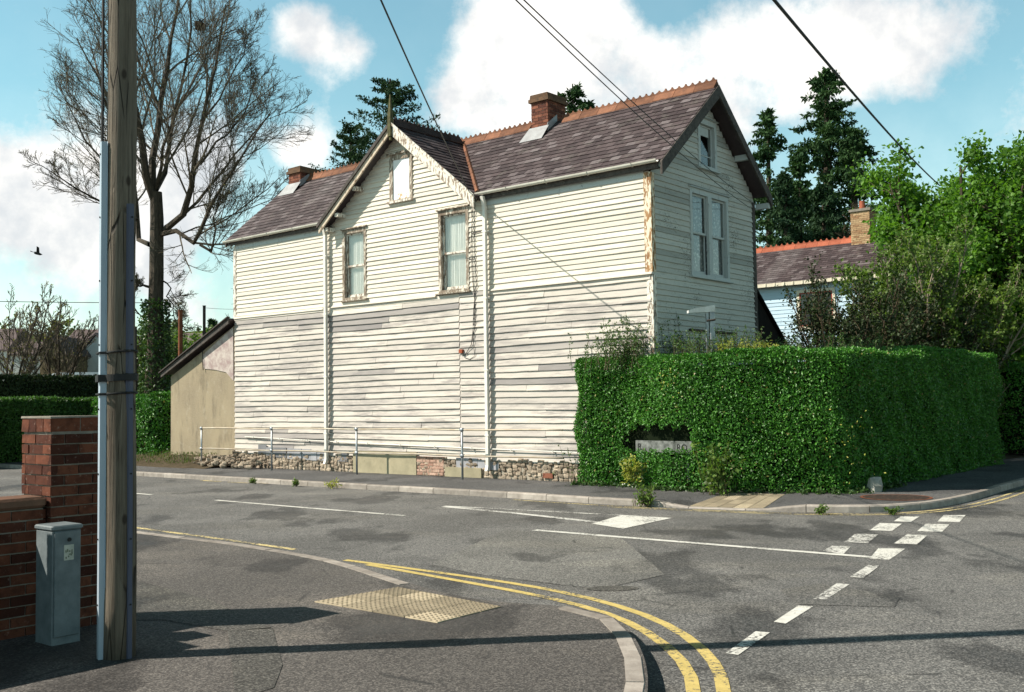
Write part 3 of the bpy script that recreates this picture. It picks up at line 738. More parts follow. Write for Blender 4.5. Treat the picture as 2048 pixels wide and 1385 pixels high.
# openings (x0,x1,z0,z1) on the front, (y0,y1,z0,z1) on the gable: outer size of the frames
WF = [(-8.86, -8.0, 4.27, 6.0), (-5.60, -4.68, 4.19, 6.05)]
WA = (-7.16, -6.40, 6.48, 7.58)
WG = (1.46, 3.08, 4.22, 6.03); WGA = (1.86, 2.64, 6.52, 7.56)
def sagf(x, z): return (-.035*max(0, (1.3-z))*math.sin((x+13)*.35)+.012*math.sin(x*.8+z*3)) if z < 4.1 else 0
mb = MB()
pipes = [-9.4, -4.15]
secs = [(XL, pipes[0]), (pipes[0], -5.0), (-5.0, pipes[1]), (pipes[1], -.02)]
offs = [0, .035, .06, .02]
for si, (a, b) in enumerate(secs):
    z = .47+offs[si]*.5-(.04 if si > 1 else 0)
    while z < 4.05:
        iv = [(a+.01, b)]
        # random butt joints
        pts_ = [a+.01]+sorted([a+(b-a)*random.uniform(*q) for q in random.choice([[], [(.2, .8)], [(.15, .85)], [(.15, .42), (.58, .88)]])] if b-a > 1.5 else [])+[b]
        for p, q in zip(pts_[:-1], pts_[1:]):
            if q-p < .15: continue
            r = random.random()*.9
            if si == 0 and z > 3.72: r = random.uniform(1.1, 1.3)
            elif random.random() < .16: r = random.uniform(1.0, 1.25)
            elif random.random() < .12: r = .9
            for (u, v) in iv:
                board(mb, p+.003, q-.003, z, .138, r, .007, .034, sagf)
        z += .138
    if si == 0: board(mb, a, b, 4.05, .10, .95, .002, .026)
    else: board(mb, a, b, 4.05, .09, .5, .002, .022)
    z = 4.16+(.0 if si else .0)
    while z < 8.12:
        iv = [(a+.004, b-.003)]
        if z > ZE-.08:                       # inside the cross gable only
            w = CH*(ZR-.03-z-.06)/(ZR-ZE)
            iv = [(max(u, CG-w), min(v, CG+w)) for (u, v) in iv if min(v, CG+w)-max(u, CG-w) > .06]
        for (c, d, e, f) in WF+[WA]:
            if z+.085 > e and z+.03 < f: iv = sub(iv, c+.01, d-.01)
        for (u, v) in iv:
            if v-u < .03: continue
            board(mb, u, v, z, .110, random.random()*.9 if z < 6.6 else random.uniform(.2, 1.02), .0025 if z < 6.3 else .006, .028)
        z += .110
mb.box(-.01, .0, .0, .01, 4, 4.01)
mb.build('front_wall', M['siding'], house)
# backing walls with real window holes
def backing(mb, x0, x1, z0, z1, holes, axis='x', t=.12):
    xs = sorted({x0, x1}|{h[0] for h in holes}|{h[1] for h in holes}); zs = sorted({z0, z1}|{h[2] for h in holes}|{h[3] for h in holes})
    for i in range(len(xs)-1):
        for j in range(len(zs)-1):
            cx, cz = (xs[i]+xs[i+1])/2, (zs[j]+zs[j+1])/2
            if any(h[0] < cx < h[1] and h[2] < cz < h[3] for h in holes): continue
            if axis == 'x': mb.box(xs[i], xs[i+1], 0, t, zs[j], zs[j+1])
            else: mb.box(-t, 0, xs[i], xs[i+1], zs[j], zs[j+1])
mb = MB(); ins = lambda h, e=.05: (h[0]+e, h[1]-e, h[2]+e, h[3]-e)
backing(mb, XL, 0, .40, 6.15, [ins(h) for h in WF])
mb.prism([(CG-CH, 0, ZE-.05), (CG+CH, 0, ZE-.05), (CG, 0, ZR-.06)], (0, .12, 0))
backing(mb, .125, DEP, .40, 6.15, [ins(WG)], 'y')
hg = (WGA[0]+.05, WGA[1]-.05, WGA[2]+.05, WGA[3]-.05)
# gable triangle built round its window hole
def gt(y): return ZE+(ZR-ZE)*(1-abs(y-YR)/(YR+OV))-.09
def gy(a, b, z0, z1=None):
    pl = [(0, a, z0), (0, b, z0), (0, b, z1 if z1 else gt(b))]+([] if z1 or not (a < YR < b) else [(0, YR, gt(YR))])+[(0, a, z1 if z1 else gt(a))]
    mb.prism(pl, (-.12, 0, 0))
gy(.0, hg[0], 6.155); gy(hg[0], hg[1], 6.155, hg[2]); gy(hg[0], hg[1], hg[3]); gy(hg[1], DEP, 6.155)
mb.box(XL, 0, DEP-.12, DEP, .4, 6.2); mb.box(XL, XL+.12, .13, DEP-.13, .4, 6.2)
mb.prism([(XL, 0, 6.2), (XL, DEP, 6.2), (XL, YR, ZR-.1)], (.12, 0, 0))
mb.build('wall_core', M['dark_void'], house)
# boarded back and far-left gable so the house reads from the side too
mb = MB(); z = .45
while z < 6.15:
    n = 1
    vs = [(XL, DEP+.022, z), (0, DEP+.022, z), (0, DEP+.004, z+.12), (XL, DEP+.004, z+.12), (XL, DEP, z), (0, DEP, z)]
    mb.add(vs, [(1, 0, 3, 2), (0, 1, 5, 4)], random.random()*.9)
    vs = [(XL-.022, 0, z), (XL-.022, DEP, z), (XL-.004, DEP, z+.12), (XL-.004, 0, z+.12), (XL, 0, z), (XL, DEP, z)]
    mb.add(vs, [(0, 1, 2, 3)[::-1], (1, 0, 4, 5)[::-1]], random.random()*.9); z += .115
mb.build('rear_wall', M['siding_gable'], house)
# gable (right) wall boards
mb = MB(); z = .5
while z < 8.0:
    p = .112 if z > 2 else .12
    iv = [(.02, DEP-.02)]
    if z > ZE-.2:
        w = (ZR-.10-z-p)/(ZR-ZE)*(YR+OV); iv = [(max(.02, YR-w), min(DEP-.02, YR+w))]
    for h in (WG, WGA):
        if z+.085 > h[2] and z+.03 < h[3]: iv = sub(iv, h[0]+.01, h[1]-.01)
    for (u, v) in iv:
        if v-u < .04: continue
        cuts = [u]+sorted([random.uniform(u+.5, v-.4) for _ in range(random.choice([0, 0, 1]))] if v-u > 2 else [])+[v]
        for a, b in zip(cuts[:-1], cuts[1:]):
            if b-a > .05: board(mb, a+.0015, b-.0015, z, p, random.random()*.9 if random.random() > .08 else 1.15, .004, .027, axis='y')
    z += p
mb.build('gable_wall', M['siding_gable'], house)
# corner boards, storey band, frieze
def part(name, m, parent=house, **k):
    pass
mb = MB(); mb.box(-.13, -.0, -.034, -.004, 4.17, 6.1); mb.box(.0, .034, -.034, .10, 4.17, 6.1); mb.build('corner_board', M['orange_wood'], house)
mb = MB(); mb.box(-.10, -.0, -.034, -.004, .42, 4.09); mb.box(.0, .034, -.034, .10, .42, 4.11); mb.build('corner_board', M['pale_wood'], house)
mb = MB(); mb.box(.0, .032, DEP-.10, DEP+.03, .42, 6.1); mb.build('corner_board', M['dark_wood'], house)
mb = MB(); mb.box(XL-.035, XL+.07, -.034, -.004, 4.12, 6.1); mb.build('corner_board', M['pale_wood'], house)
mb = MB(); mb.prism([(XL, -.0, 4.10), (XL, -.05, 4.10), (XL, -.045, 4.135), (XL, 0, 4.17)], (pipes[0]-XL-.2, 0, 0), .9)
mb.prism([(pipes[0]+.1, -.0, 4.12), (pipes[0]+.1, -.06, 4.12), (pipes[0]+.1, -.055, 4.145), (pipes[0]+.1, 0, 4.18)], (3.6, 0, 0), .4)
mb.prism([(pipes[1]+.05, 0, 4.12), (pipes[1]+.05, -.075, 4.12), (pipes[1]+.05, -.07, 4.145), (pipes[1]+.05, 0, 4.19)], (-pipes[1]-.02, 0, 0), .4)
each(mb, 'storey_band', M['siding'], house)
mb = MB()
for (a, b) in ((XL+.07, pipes[0]), (pipes[1], -.13)):
    mb.box(a, b, -.030, -.003, 6.0, 6.11, .4); mb.box(a, b, -.045, -.003, 6.113, 6.2, .6)
each(mb, 'frieze_board', M['grey_frame'], house)

# ---- windows
def frame_bars(mb, x0, x1, z0, z1, w, y0, y1, wb=None, wt=None):
    wb = wb or w; wt = wt or w
    mb.box(x0, x0+w, y0, y1, z0, z1); mb.box(x1-w, x1, y0, y1, z0, z1)
    mb.box(x0+w, x1-w, y0, y1, z0, z0+wb); mb.box(x0+w, x1-w, y0, y1, z1-wt, z1)
def axis_swap(vs): return vs
def curtain_mesh(x0, x1, z0, z1, y, folds=18, amp=.012):
    mb = MB(); n = folds*6; vs = []
    for i in range(n+1):
        x = x0+(x1-x0)*i/n; a = amp*math.sin(2*math.pi*i/6+.7*math.sin(i*.3)); vs += [(x, y+a, z0), (x, y+a*.7, z1)]
    mb.add(vs, [(2*i, 2*i+2, 2*i+3, 2*i+1) for i in range(n)], .5); return mb
def window(x0, x1, z0, z1, label, fm, sm, cm, Mx=None, name='window', double=False, parent=house, void=True, mid=None):
    """front-facing window; Mx turns it onto another wall"""
    wn = bpy.data.objects.new
    root_mb = MB(); w = .085
    frame_bars(root_mb, x0, x1, z0, z1, w, -.035, .02, .06, .10)
    root_mb.prism([(x0-.03, -.03, z1), (x0-.03, -.085, z1+.01), (x0-.03, -.08, z1+.03), (x0-.03, -.02, z1+.055)], (x1-x0+.06, 0, 0), .5)
    units = [(x0+w, x1-w)]
    if double:
        c = (x0+x1)/2; root_mb.box(c-.075, c+.075, -.04, .02, z0+.06, z1-.10); units = [(x0+w, c-.075), (c+.075, x1-w)]
    # deep reveals
    root_mb.box(x0+.02, x0+w-.01, .02, .12, z0+.03, z1-.06); root_mb.box(x1-w+.01, x1-.02, .02, .12, z0+.03, z1-.06)
    root_mb.box(x0+w-.01, x1-w+.01, .02, .12, z1-.09, z1-.06)
    objs = []
    fo = root_mb.build(name, fm, parent); fo['label'] = label
    kids = []
    mb = MB(); mb.prism([(x0-.05, -.095, z0-.035), (x0-.05, .0, z0-.035), (x0-.05, .0, z0+.01), (x0-.05, -.095, z0-.01)], (x1-x0+.1, 0, 0), .5); kids.append(mb.build('sill', fm, fo))
    for (a, b) in units:
        zm = mid if mid else (z0+z1)/2-.03
        mb = MB(); frame_bars(mb, a, b, zm-.02, z1-.10, .035, .025, .055, .045, .04); kids.append(mb.build('upper_sash', sm, fo))
        mb = MB(); frame_bars(mb, a, b, z0+.06, zm+.015, .038, .06, .09, .075, .04); kids.append(mb.build('lower_sash', sm, fo))
        mb = MB(); mb.box(a+.035, b-.035, .038, .042, zm, z1-.13); mb.box(a+.038, b-.038, .073, .077, z0+.12, zm); kids.append(mb.build('pane', M['glass'], fo))
        kids.append(curtain_mesh(a-.02, b+.02, z0+.1, z1-.1, .13, int((b-a)*22)).build('curtain', cm, fo))
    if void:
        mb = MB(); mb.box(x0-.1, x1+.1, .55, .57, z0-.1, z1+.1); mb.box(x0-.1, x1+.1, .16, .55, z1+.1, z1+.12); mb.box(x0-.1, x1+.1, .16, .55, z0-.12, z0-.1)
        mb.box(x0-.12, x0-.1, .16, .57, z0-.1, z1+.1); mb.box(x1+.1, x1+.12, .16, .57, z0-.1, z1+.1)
        kids.append(mb.build('dark_room_box', M['dark_void'], fo))  # dark-coloured box standing in for the unlit room
    if Mx is not None:
        for o in [fo]+kids: o.data.transform(Mx)
    return fo
window(*WF[0], 'bare brown sash window left of the front downpipe gap, upper floor', M['brown_frame'], M['pale_wood'], M['curtain'], mid=5.10)
window(*WF[1], 'taller brown sash window right, under the front gable eave', M['brown_frame'], M['pale_wood'], M['curtain'], mid=5.08)
MY = Matrix(((0, -1, 0, 0), (1, 0, 0, 0), (0, 0, 1, 0), (0, 0, 0, 1)))       # front wall -> gable wall
window(*WG, 'pair of pale grey sash windows with lace curtains in the side gable wall', M['grey_frame'], M['grey_frame'], M['lace'], MY, double=True, mid=5.13)
# attic window of the side gable: one plain pane
x0, x1, z0, z1 = WGA; fm = MB(); frame_bars(fm, x0, x1, z0, z1, .09, -.035, .03, .06, .11); fm.prism([(x0-.04, -.02, z1), (x0-.04, -.09, z1+.01), (x0-.04, -.02, z1+.06)], (x1-x0+.08, 0, 0)); fm.box(x0+.02, x0+.09, .03, .12, z0, z1-.06); fm.box(x1-.09, x1-.02, .03, .12, z0, z1-.06)
wa = fm.build('window', M['grey_frame'], house); wa['label'] = 'small narrow attic window in the side gable'; ks = []
mb = MB(); mb.prism([(x0-.05, -.10, z0-.04), (x0-.05, 0, z0-.04), (x0-.05, 0, z0+.01), (x0-.05, -.10, z0-.01)], (x1-x0+.1, 0, 0)); ks.append(mb.build('sill', M['grey_frame'], wa))
mb = MB(); frame_bars(mb, x0+.09, x1-.09, z0+.06, z1-.11, .035, .04, .07); mb.box(x0+.12, x1-.12, .045, .065, z0+.28, z0+.30); mb.box(x0+.125, x1-.2, .05, .066, z1-.33, z1-.15); ks.append(mb.build('sash', M['grey_frame'], wa))
mb = MB(); mb.box(x0+.12, x1-.12, .053, .057, z0+.09, z1-.14); ks.append(mb.build('pane', M['glass'], wa))
mb = MB(); mb.box(x0-.1, x1+.1, .5, .52, z0-.1, z1+.1); mb.box(x0-.1, x0, .13, .5, z0-.1, z1+.1); mb.box(x1, x1+.1, .13, .5, z0-.1, z1+.1); mb.box(x0, x1, .13, .5, z0-.1, z0-.08); ks.append(mb.build('dark_room_box', M['dark_void'], wa))
for o in [wa]+ks: o.data.transform(MY)
# attic window of the front gable: boarded with a white sheet
x0, x1, z0, z1 = WA; mb = MB(); frame_bars(mb, x0, x1, z0, z1, .10, -.045, .0, .03, .12); mb.box(x0-.06, x1+.06, -.09, .0, z1, z1+.05)
wb = mb.build('window', M['brown_frame'], house); wb['label'] = 'boarded attic window in the front gable, rust stains at its foot'
mb = MB(); mb.box(x0-.05, x1+.05, -.095, 0, z0-.05, z0-.002); mb.build('sill', M['pale_wood'], wb)
mb = MB(); mb.box(x0+.10, x1-.10, -.018, -.01, z0+.03, z1-.12); mb.build('boarding', M['blind'], wb)

# ---- roof slates
def clip(poly, lines):
    for (nx, ny, d) in lines:
        out = []
        for i in range(len(poly)):
            a = poly[i]; b = poly[(i+1) % len(poly)]; da = a[0]*nx+a[1]*ny-d; db = b[0]*nx+b[1]*ny-d
            if da >= 0: out.append(a)
            if (da >= 0) != (db >= 0): t = da/(da-db); out.append((a[0]+(b[0]-a[0])*t, a[1]+(b[1]-a[1])*t))
        poly = out
        if len(poly) < 3: return None
    return poly
def halfplanes(pg):
    out = []; c = (sum(p[0] for p in pg)/len(pg), sum(p[1] for p in pg)/len(pg))
    for i in range(len(pg)):
        a = pg[i]; b = pg[(i+1) % len(pg)]; nx, ny = -(b[1]-a[1]), b[0]-a[0]
        if (c[0]-a[0])*nx+(c[1]-a[1])*ny < 0: nx, ny = -nx, -ny
        out.append((nx, ny, a[0]*nx+a[1]*ny))
    return out
def slates(O, U, V, pg, gauge=.175, width=.24, th=.009):
    """O origin, U along the eave, V up the slope, pg convex polygon in (u,v)"""
    mb = MB(); Nn = U.cross(V).normalized()
    if Nn.z < 0: Nn = -Nn
    hp = halfplanes(pg); us = [p[0] for p in pg]; vv = [p[1] for p in pg]
    v = min(vv); k = 0
    def P(u, w, h): return O+U*u+V*w+Nn*h
    mb.prism([P(a, b, -.0) for a, b in pg], -Nn*.05, .3)
    while v < max(vv)-.01:
        u = min(us)-(width/2 if k % 2 else 0)-.02*random.random()
        while u < max(us):
            a = random.uniform(-.004, .004); dv = random.uniform(-.010, .008)+(-.02 if random.random() < .03 else 0)
            q = clip([(u+.003, v+dv), (u+width-.003, v+dv+a), (u+width-.003, v+gauge*1.15), (u+.003, v+gauge*1.15)], hp)
            if q:
                sk = random.uniform(0, .004)
                def hh(w): return .004+(th*1.9)*(1-min(1, max(0, (w-v)/(gauge*1.15))))+sk
                top = [P(c, d, hh(d)) for c, d in q]; bot = [P(c, d, max(.0005, hh(d)-th)) for c, d in q]; n = len(q)
                mb.add(top+bot, [tuple(range(n))]+[(i, (i+1) % n, n+(i+1) % n, n+i) for i in range(n)], random.random() if random.random() > .06 else random.uniform(.85, 1))
            u += width
        v += gauge; k += 1
    return mb
X0, X1 = XL-.26, .36
U = Vector((1, 0, 0)); Vf = Vector((0, YR+OV, ZR-ZE)); SL = Vf.length; Vf.normalize(); Of = Vector((0, -OV, ZE+.02))
mL = slates(Of, U, Vf, [(X0, 0), (CG-CH-.05, 0), (CG-.02, SL), (X0, SL)])
mR = slates(Of, U, Vf, [(CG+CH+.05, 0), (X1, 0), (X1, SL), (CG+.02, SL)])
mL.build('roof_slope', M['slate'], house); mR.build('roof_slope', M['slate'], house)
Vb = Vector((0, -(YR+OV), ZR-ZE)).normalized(); slates(Vector((0, DEP+OV, ZE+.02)), U, Vb, [(X0, 0), (X1, 0), (X1, SL), (X0, SL)], .3, .4).build('roof_slope', M['slate'], house)
# cross gable slopes (eave runs into depth)
CO = -.30                                       # how far the front gable verge stands out
Uy = Vector((0, 1, 0)); ZC = ZE
for s in (-1, 1):
    Oc = Vector((CG+s*(CH+.12), CO, ZC-.06)); Vc = Vector((-s*(CH+.12), 0, ZR+.02-ZC+.06)); L = Vc.length; Vc.normalize()
    # valley: where it meets the main slope
    slates(Oc, Uy, Vc, [(0, 0), (-OV-CO+.05, 0), (YR-CO+.02, L), (0, L)]).build('gable_roof_slope', M['slate'], house)
# valley strip in terracotta coloured mortar, right side; dark one on the left
mb = MB(); a = Vector((CG+CH+.03, -OV, ZE+.06)); b = Vector((CG+.02, YR, ZR+.04)); d = (b-a).normalized()
n = 9
for i in range(n):
    p, q = a.lerp(b, i/n), a.lerp(b, (i+.96)/n); mb.tube([p, q], .05, 6, random.random())
mb.build('valley_tile', M['ridge'], house)
mb = MB(); a = Vector((CG-CH-.03, -OV, ZE+.05)); b = Vector((CG-.02, YR, ZR+.03)); mb.tube([a, b], .03, 6); mb.build('valley', M['lead'], house)
# ridge tiles with crested top
def ridge(p, q, m, rw=.14, crest=.10, step=.15, seg=.46, dip=None, holes=False):
    mb = MB(); p = Vector(p); q = Vector(q); d = (q-p); L = d.length; d.normalize(); s = Vector((-d.y, d.x, 0)).normalized(); Zv = Vector((0, 0, 1))
    n = int(L/seg)
    for i in range(n):
        a = p+d*(L*i/n+.004); b = p+d*(L*(i+1)/n-.004); r = random.random(); j = Vector((0, 0, random.uniform(-.006, .008)))
        pr = [(-rw, -rw*.80), (-.03, .035), (.03, .035), (rw, -rw*.80), (rw, -rw*.80-.02), (-rw, -rw*.80-.02)]
        mb.prism([a+s*x+Zv*z+j for x, z in pr], b-a, r)
        c = max(1, round((b-a).length/step)); 
        for k in range(c):
            c0 = a+(b-a)*(k/c); w = (b-a).length/c; hk = crest*random.uniform(.92, 1.05)
            if random.random() < .03: hk *= .4
            # saddle-shaped cresting: knob with concave shoulders
            prof = [(0, 0), (0, .045), (.14, .05), (.30, .065), (.38, hk*.78), (.42, hk), (.58, hk), (.62, hk*.78), (.70, .065), (.86, .05), (1, .045), (1, 0)]
            mb.prism([c0+d*(w*x)+Zv*(z+.03)-s*.016+j for x, z in prof], s*.032, r*.9)
    return mb
ridge((X0, YR, ZR+.06), (-4.55, YR, ZR+.06), None).build('ridge_tiles', M['ridge'], house)
ridge((-3.6, YR, ZR+.06), (X1-.02, YR, ZR+.06), None).build('ridge_tiles', M['ridge'], house)
mdark = simple('dark_ridge_tile', (.075, .05, .045), (.04, .028, .026), 8, .85, .2, bump=.4, rv=.3)
ridge((CG, CO+.06, ZR+.10), (CG, YR-.1, ZR+.08), None, step=.165).build('gable_ridge_tiles', mdark, house)
# verge boards (bargeboards) -------------------------------------------------
def barge(a, b, depth, th, m, name, out, parent=house, drop=.0, wob=.004):
    """plank from eave point a up to apex b, hanging 'depth' below the line, 'th' thick along out"""
    mb = MB(); a = Vector(a); b = Vector(b); out = Vector(out); n = 14; vs = []
    for i in range(n+1):
        p = a.lerp(b, i/n)+Vector((0, 0, -drop)); w = random.uniform(-wob, wob)
        vs += [p, p+out*th, p+out*th+Vector((0, 0, -depth+w)), p+Vector((0, 0, -depth+w))]
    fs_ = [(i*4+j, (i+1)*4+j, (i+1)*4+(j+1) % 4, i*4+(j+1) % 4) for i in range(n) for j in range(4)]+[(0, 1, 2, 3), (n*4+3, n*4+2, n*4+1, n*4)]
    mb.add(vs, fs_, .5); return mb.build(name, m, parent)
barge((X1-.02, -OV-.04, ZE+.0), (X1-.02, YR, ZR+.02), .27, .045, M['dark_wood'], 'bargeboard', (1, 0, 0))
barge((X1-.02, DEP+OV+.06, ZE-.03), (X1-.02, YR, ZR+.02), .22, .045, M['dark_wood'], 'bargeboard', (1, 0, 0))
barge((X0+.02, -OV, ZE+.0), (X0+.02, YR, ZR), .16, .04, M['dark_wood'], 'bargeboard', (-1, 0, 0))
barge((CG-CH-.14, CO, ZC-.08), (CG-.02, CO, ZR+.02), .20, .04, M['brown_barge'], 'gable_bargeboard', (0, -1, 0))
barge((CG+CH+.10, CO, ZC-.06), (CG+.03, CO, ZR+.02), .27, .04, M['pale_wood'], 'gable_bargeboard', (0, -1, 0))
barge((CG-CH-.17, CO-.045, ZC-.055), (CG-.02, CO-.045, ZR+.07), .10, .035, M['dark_wood'], 'verge_moulding', (0, -1, 0))
barge((CG+CH+.13, CO-.045, ZC-.03), (CG+.03, CO-.045, ZR+.07), .07, .03, M['pale_wood'], 'verge_moulding', (0, -1, 0))
# soffits
mb = MB(); mb.quad((.0, -OV, ZE-.02), (X1, -OV, ZE-.02), (X1, YR, ZR-.05), (.0, YR, ZR-.05)); mb.quad((.0, DEP+OV, ZE-.02), (X1, DEP+OV, ZE-.02), (X1, YR, ZR-.05), (.0, YR, ZR-.05))
mb.build('gable_soffit', M['dark_wood'], house)
mb = MB(); mb.box(.0, X1-.02, -.02, .06, 5.95, 6.03) if False else None
for y, z in ((YR+1.35, 6.96), (DEP+.12, 6.02)):
    mb.box(.02, X1-.03, y-.05, y+.05, z-.07, z+.05)
each(mb, 'purlin_end', M['grey_frame'], house)
mb = MB()
for x, z in ((CG-CH+.05, 6.05), (CG-CH+.45, 6.36), (CG-1.35, 6.92)): mb.box(x-.05, x+.07, CO+.02, .0, z-.05, z+.04)
each(mb, 'purlin_end', M['pale_wood'], house)
# finial
mb = MB(); mb.box(CG-.05, CG+.05, CO-.09, CO+.01, ZR-.27, ZR+.30); mb.add([(CG-.04, CO-.08, ZR+.3), (CG+.04, CO-.08, ZR+.3), (CG+.04, CO, ZR+.3), (CG-.04, CO, ZR+.3), (CG-.012, CO-.05, ZR+.72), (CG+.012, CO-.05, ZR+.72), (CG+.012, CO-.03, ZR+.72), (CG-.012, CO-.03, ZR+.72)], [(0,1,5,4),(1,2,6,5),(2,3,7,6),(3,0,4,7),(4,5,6,7)], .4)
mb.rock((CG, CO-.04, ZR-.31), .035, .035, .05); mb.build('finial', simple('mossy_wood', (.15, .14, .07), (.07, .065, .04), 14, .9, .1, bump=.5), house)
# ---- gutters, fascia, downpipes
def gutter(x0, x1, z0, z1):
    mb = MB(); n = 10; m = 7; vs = []
    for i in range(n+1):
        x = x0+(x1-x0)*i/n; z = z0+(z1-z0)*i/n
        for k in range(m): a = math.pi*k/(m-1); vs.append((x, -OV-.055-math.cos(a)*.058, z-math.sin(a)*.06))
        for k in range(m): a = math.pi*(m-1-k)/(m-1); vs.append((x, -OV-.055-math.cos(a)*.052, z-math.sin(a)*.054+.001))
    k = 2*m; mb.add(vs, [(i*k+j, i*k+(j+1) % k, (i+1)*k+(j+1) % k, (i+1)*k+j) for i in range(n) for j in range(k)]+[tuple(range(k)), tuple(n*k+j for j in range(k))][:2], .5)
    x = x0+.9
    while x < x1:                                # brackets and unions
        z = z0+(z1-z0)*(x-x0)/(x1-x0)
        mb.tube([(x, -OV-.055-math.cos(a)*.063, z-math.sin(a)*.065) for a in np.linspace(.0, math.pi, 7)], .010, 5, .2); x += 1.05
    return mb.build('gutter', M['gutter'], house, smooth=False)
gutter(X0, CG-CH-.02, ZE+.00, ZE+.03); gutter(CG+CH+.02, X1-.08, ZE+.03, ZE+.04)
mb = MB()
for a, b in ((X0+.1, CG-CH), (CG+CH, X1-.1)): mb.box(a, b, -OV+.005, -OV+.03, ZE-.12, ZE+.0); mb.box(a, b, -OV+.03, -.003, ZE-.11, ZE-.09)
each(mb, 'fascia', M['dark_wood'], house)
for i, (x, zt, zb) in enumerate(((pipes[0], ZE-.02, .30), (pipes[1]+.02, ZE-.02, .28))):
    mb = MB(); yy = -.115; w = .037
    def pp(pts): mb.tube(pts, .045, 4, .5)
    mb.box(x-w, x+w, yy-w, yy+w, zb+.1, zt-.28, .5)
    mb.prism([(x-w, yy-w, zt-.28), (x+w, yy-w, zt-.28), (x+w, yy+w, zt-.28), (x-w, yy+w, zt-.28)], (0, -OV-.055-yy, .24), .5)
    mb.prism([(x-w, yy-w, zb+.1), (x+w, yy-w, zb+.1), (x+w, yy+w, zb+.1), (x-w, yy+w, zb+.1)], (0.02, -.06, -.12), .5)
    dp = mb.build('downpipe', M['pipe'], house)
    mb = MB()
    for z in (1.0, 2.4, 3.95, 5.4): mb.box(x-w-.02, x+w+.02, yy-w-.004, -.015, z, z+.035, .5)
    each(mb, 'pipe_clip', M['pipe'], dp)
# ---- chimneys
def brick_stack(x0, x1, y0, y1, z0, z1, parent, name='stack', mats=None, bl=.215, bh=.065, j=.010, cap=.06, rough=.0):
    mb = MB(); n = round((z1-z0)/(bh+j)); hh = (z1-z0)/n-j
    mb.box(x0+.012, x1-.012, y0+.012, y1-.012, z0, z1, .5, 1)
    for k in range(n):
        z = z0+k*(hh+j)
        for side in range(4):
            L = (x1-x0) if side % 2 == 0 else (y1-y0); u = -(bl/2 if (k+side) % 2 else 0)
            while u < L-.02:
                a = max(0, u); b = min(L, u+bl-j)
                if b-a > .03:
                    d = random.uniform(-.003, .003)*(1+rough)
                    if side == 0: q = (x0+a, x0+b, y0+d, y0+.05, z, z+hh)
                    elif side == 2: q = (x0+a, x0+b, y1-.05, y1-d, z, z+hh)
                    elif side == 1: q = (x1-.05, x1-d, y0+a, y0+b, z, z+hh)
                    else: q = (x0+d, x0+.05, y0+a, y0+b, z, z+hh)
                    mb.box(*q, random.random(), 0, jit=.002)
                u += bl
    return mb.build(name, mats or [M['brick'], M['mortar']], parent)
def chimney(x0, x1, zt):
    y0, y1 = YR-.34, YR+.34; st = brick_stack(x0, x1, y0, y1, ZR-.25, zt-.18, house, 'chimney')
    mb = MB(); mb.box(x0-.05, x1+.05, y0-.05, y1+.05, zt-.18, zt-.10, .35); mb.box(x0-.02, x1+.02, y0-.02, y1+.02, zt-.099, zt, .15, jit=.012); mb.build('cap', simple('mossy_cap', (.20, .115, .07), (.10, .07, .05), 9, .9, .1, bump=.6), st)
    mb = MB(); mb.prism([(x0-.06, y0-.02, slope_z(y0)+.17), (x1+.04, y0-.02, slope_z(y0)+.17), (x1+.02, y0-.28, slope_z(y0-.28)+.055), (x0-.16, y0-.28, slope_z(y0-.28)+.055)], (0, .012, .012), .5)
    mb.prism([(x1+.003, y0-.03, slope_z(y0)+.04), (x1+.003, y0-.03, slope_z(y0)+.22), (x1+.003, YR, ZR+.2), (x1+.003, YR, ZR+.04)], (.012, 0, 0), .5); mb.build('flashing', M['lead'], st)
    return st
c1 = chimney(-4.32, -3.84, 8.86); c1['label'] = 'brick chimney on the ridge right of the front gable'
c2 = chimney(-13.28, -12.76, 8.55); c2['label'] = 'brick chimney at the left end of the ridge'
# ---- plinth: rubble, slates, rendered patches
mb = MB(); mb.box(XL+.02, 0, -.035, .0, -.05, .43, .5); mb.build('pointing', simple('lime_mortar', (.44, .39, .32), (.30, .26, .21), 8, .95, .1, bump=.8, bdist=.02), house)
mb = MB()
x = XL
while x < -.02:
    z = .08
    while z < .44:
        s = random.uniform(.05, .10); sz = random.uniform(.035, .06)
        mb.rock((x+random.uniform(-.03, .03), -.02+random.uniform(-.02, .01), z+sz), s, .045, sz); z += sz*1.75
    x += .135
mb.build('plinth', M['stone'], house)
def fpatch(name, px0, px1, py0, py1, m, y=-.06, lab=None, t=.03):
    a = F(px0, py1, y); b = F(px1, py0, y); mb = MB(); mb.box(a.x, b.x, y, y+t, min(a.z, b.z), max(a.z, b.z), random.random(), jit=.004); o = mb.build(name, m, house)
    if lab: o['label'] = lab
    return o
fpatch('render_patch', 706, 832, 906, 951, M['buff_render'], -.085, 'buff cement render patch on the plinth', .06)
fpatch('render_patch', 890, 962, 937, 956, M['buff_render'], -.085, 'low buff cement patch beside the right downpipe', .05)
sl = simple('plinth_slate', (.34, .34, .36), (.24, .24, .26), 4, .7, .3, rv=.5)
mb = MB()
for (a, b, c, d) in ((517, 533, 890, 908), (533, 545, 895, 911), (546, 573, 896, 915), (575, 603, 898, 918), (604, 622, 899, 920), (623, 634, 901, 921), (635, 655, 902, 921), (676, 695, 905, 923), (913, 955, 917, 936), (956, 975, 921, 938)):
    p = F(a, d, -.05); q = F(b, c, -.05); mb.box(p.x, q.x, -.06, -.045, p.z, q.z, random.random())
for (a, b, c, d) in ((622, 634, 901, 921), (976, 998, 925, 940)):
    p = F(a, d, -.05); q = F(b, c, -.05); mb.box(p.x+.01, q.x, -.068, -.062, p.z, q.z, 1)
each(mb, 'facing_slate', sl, house)
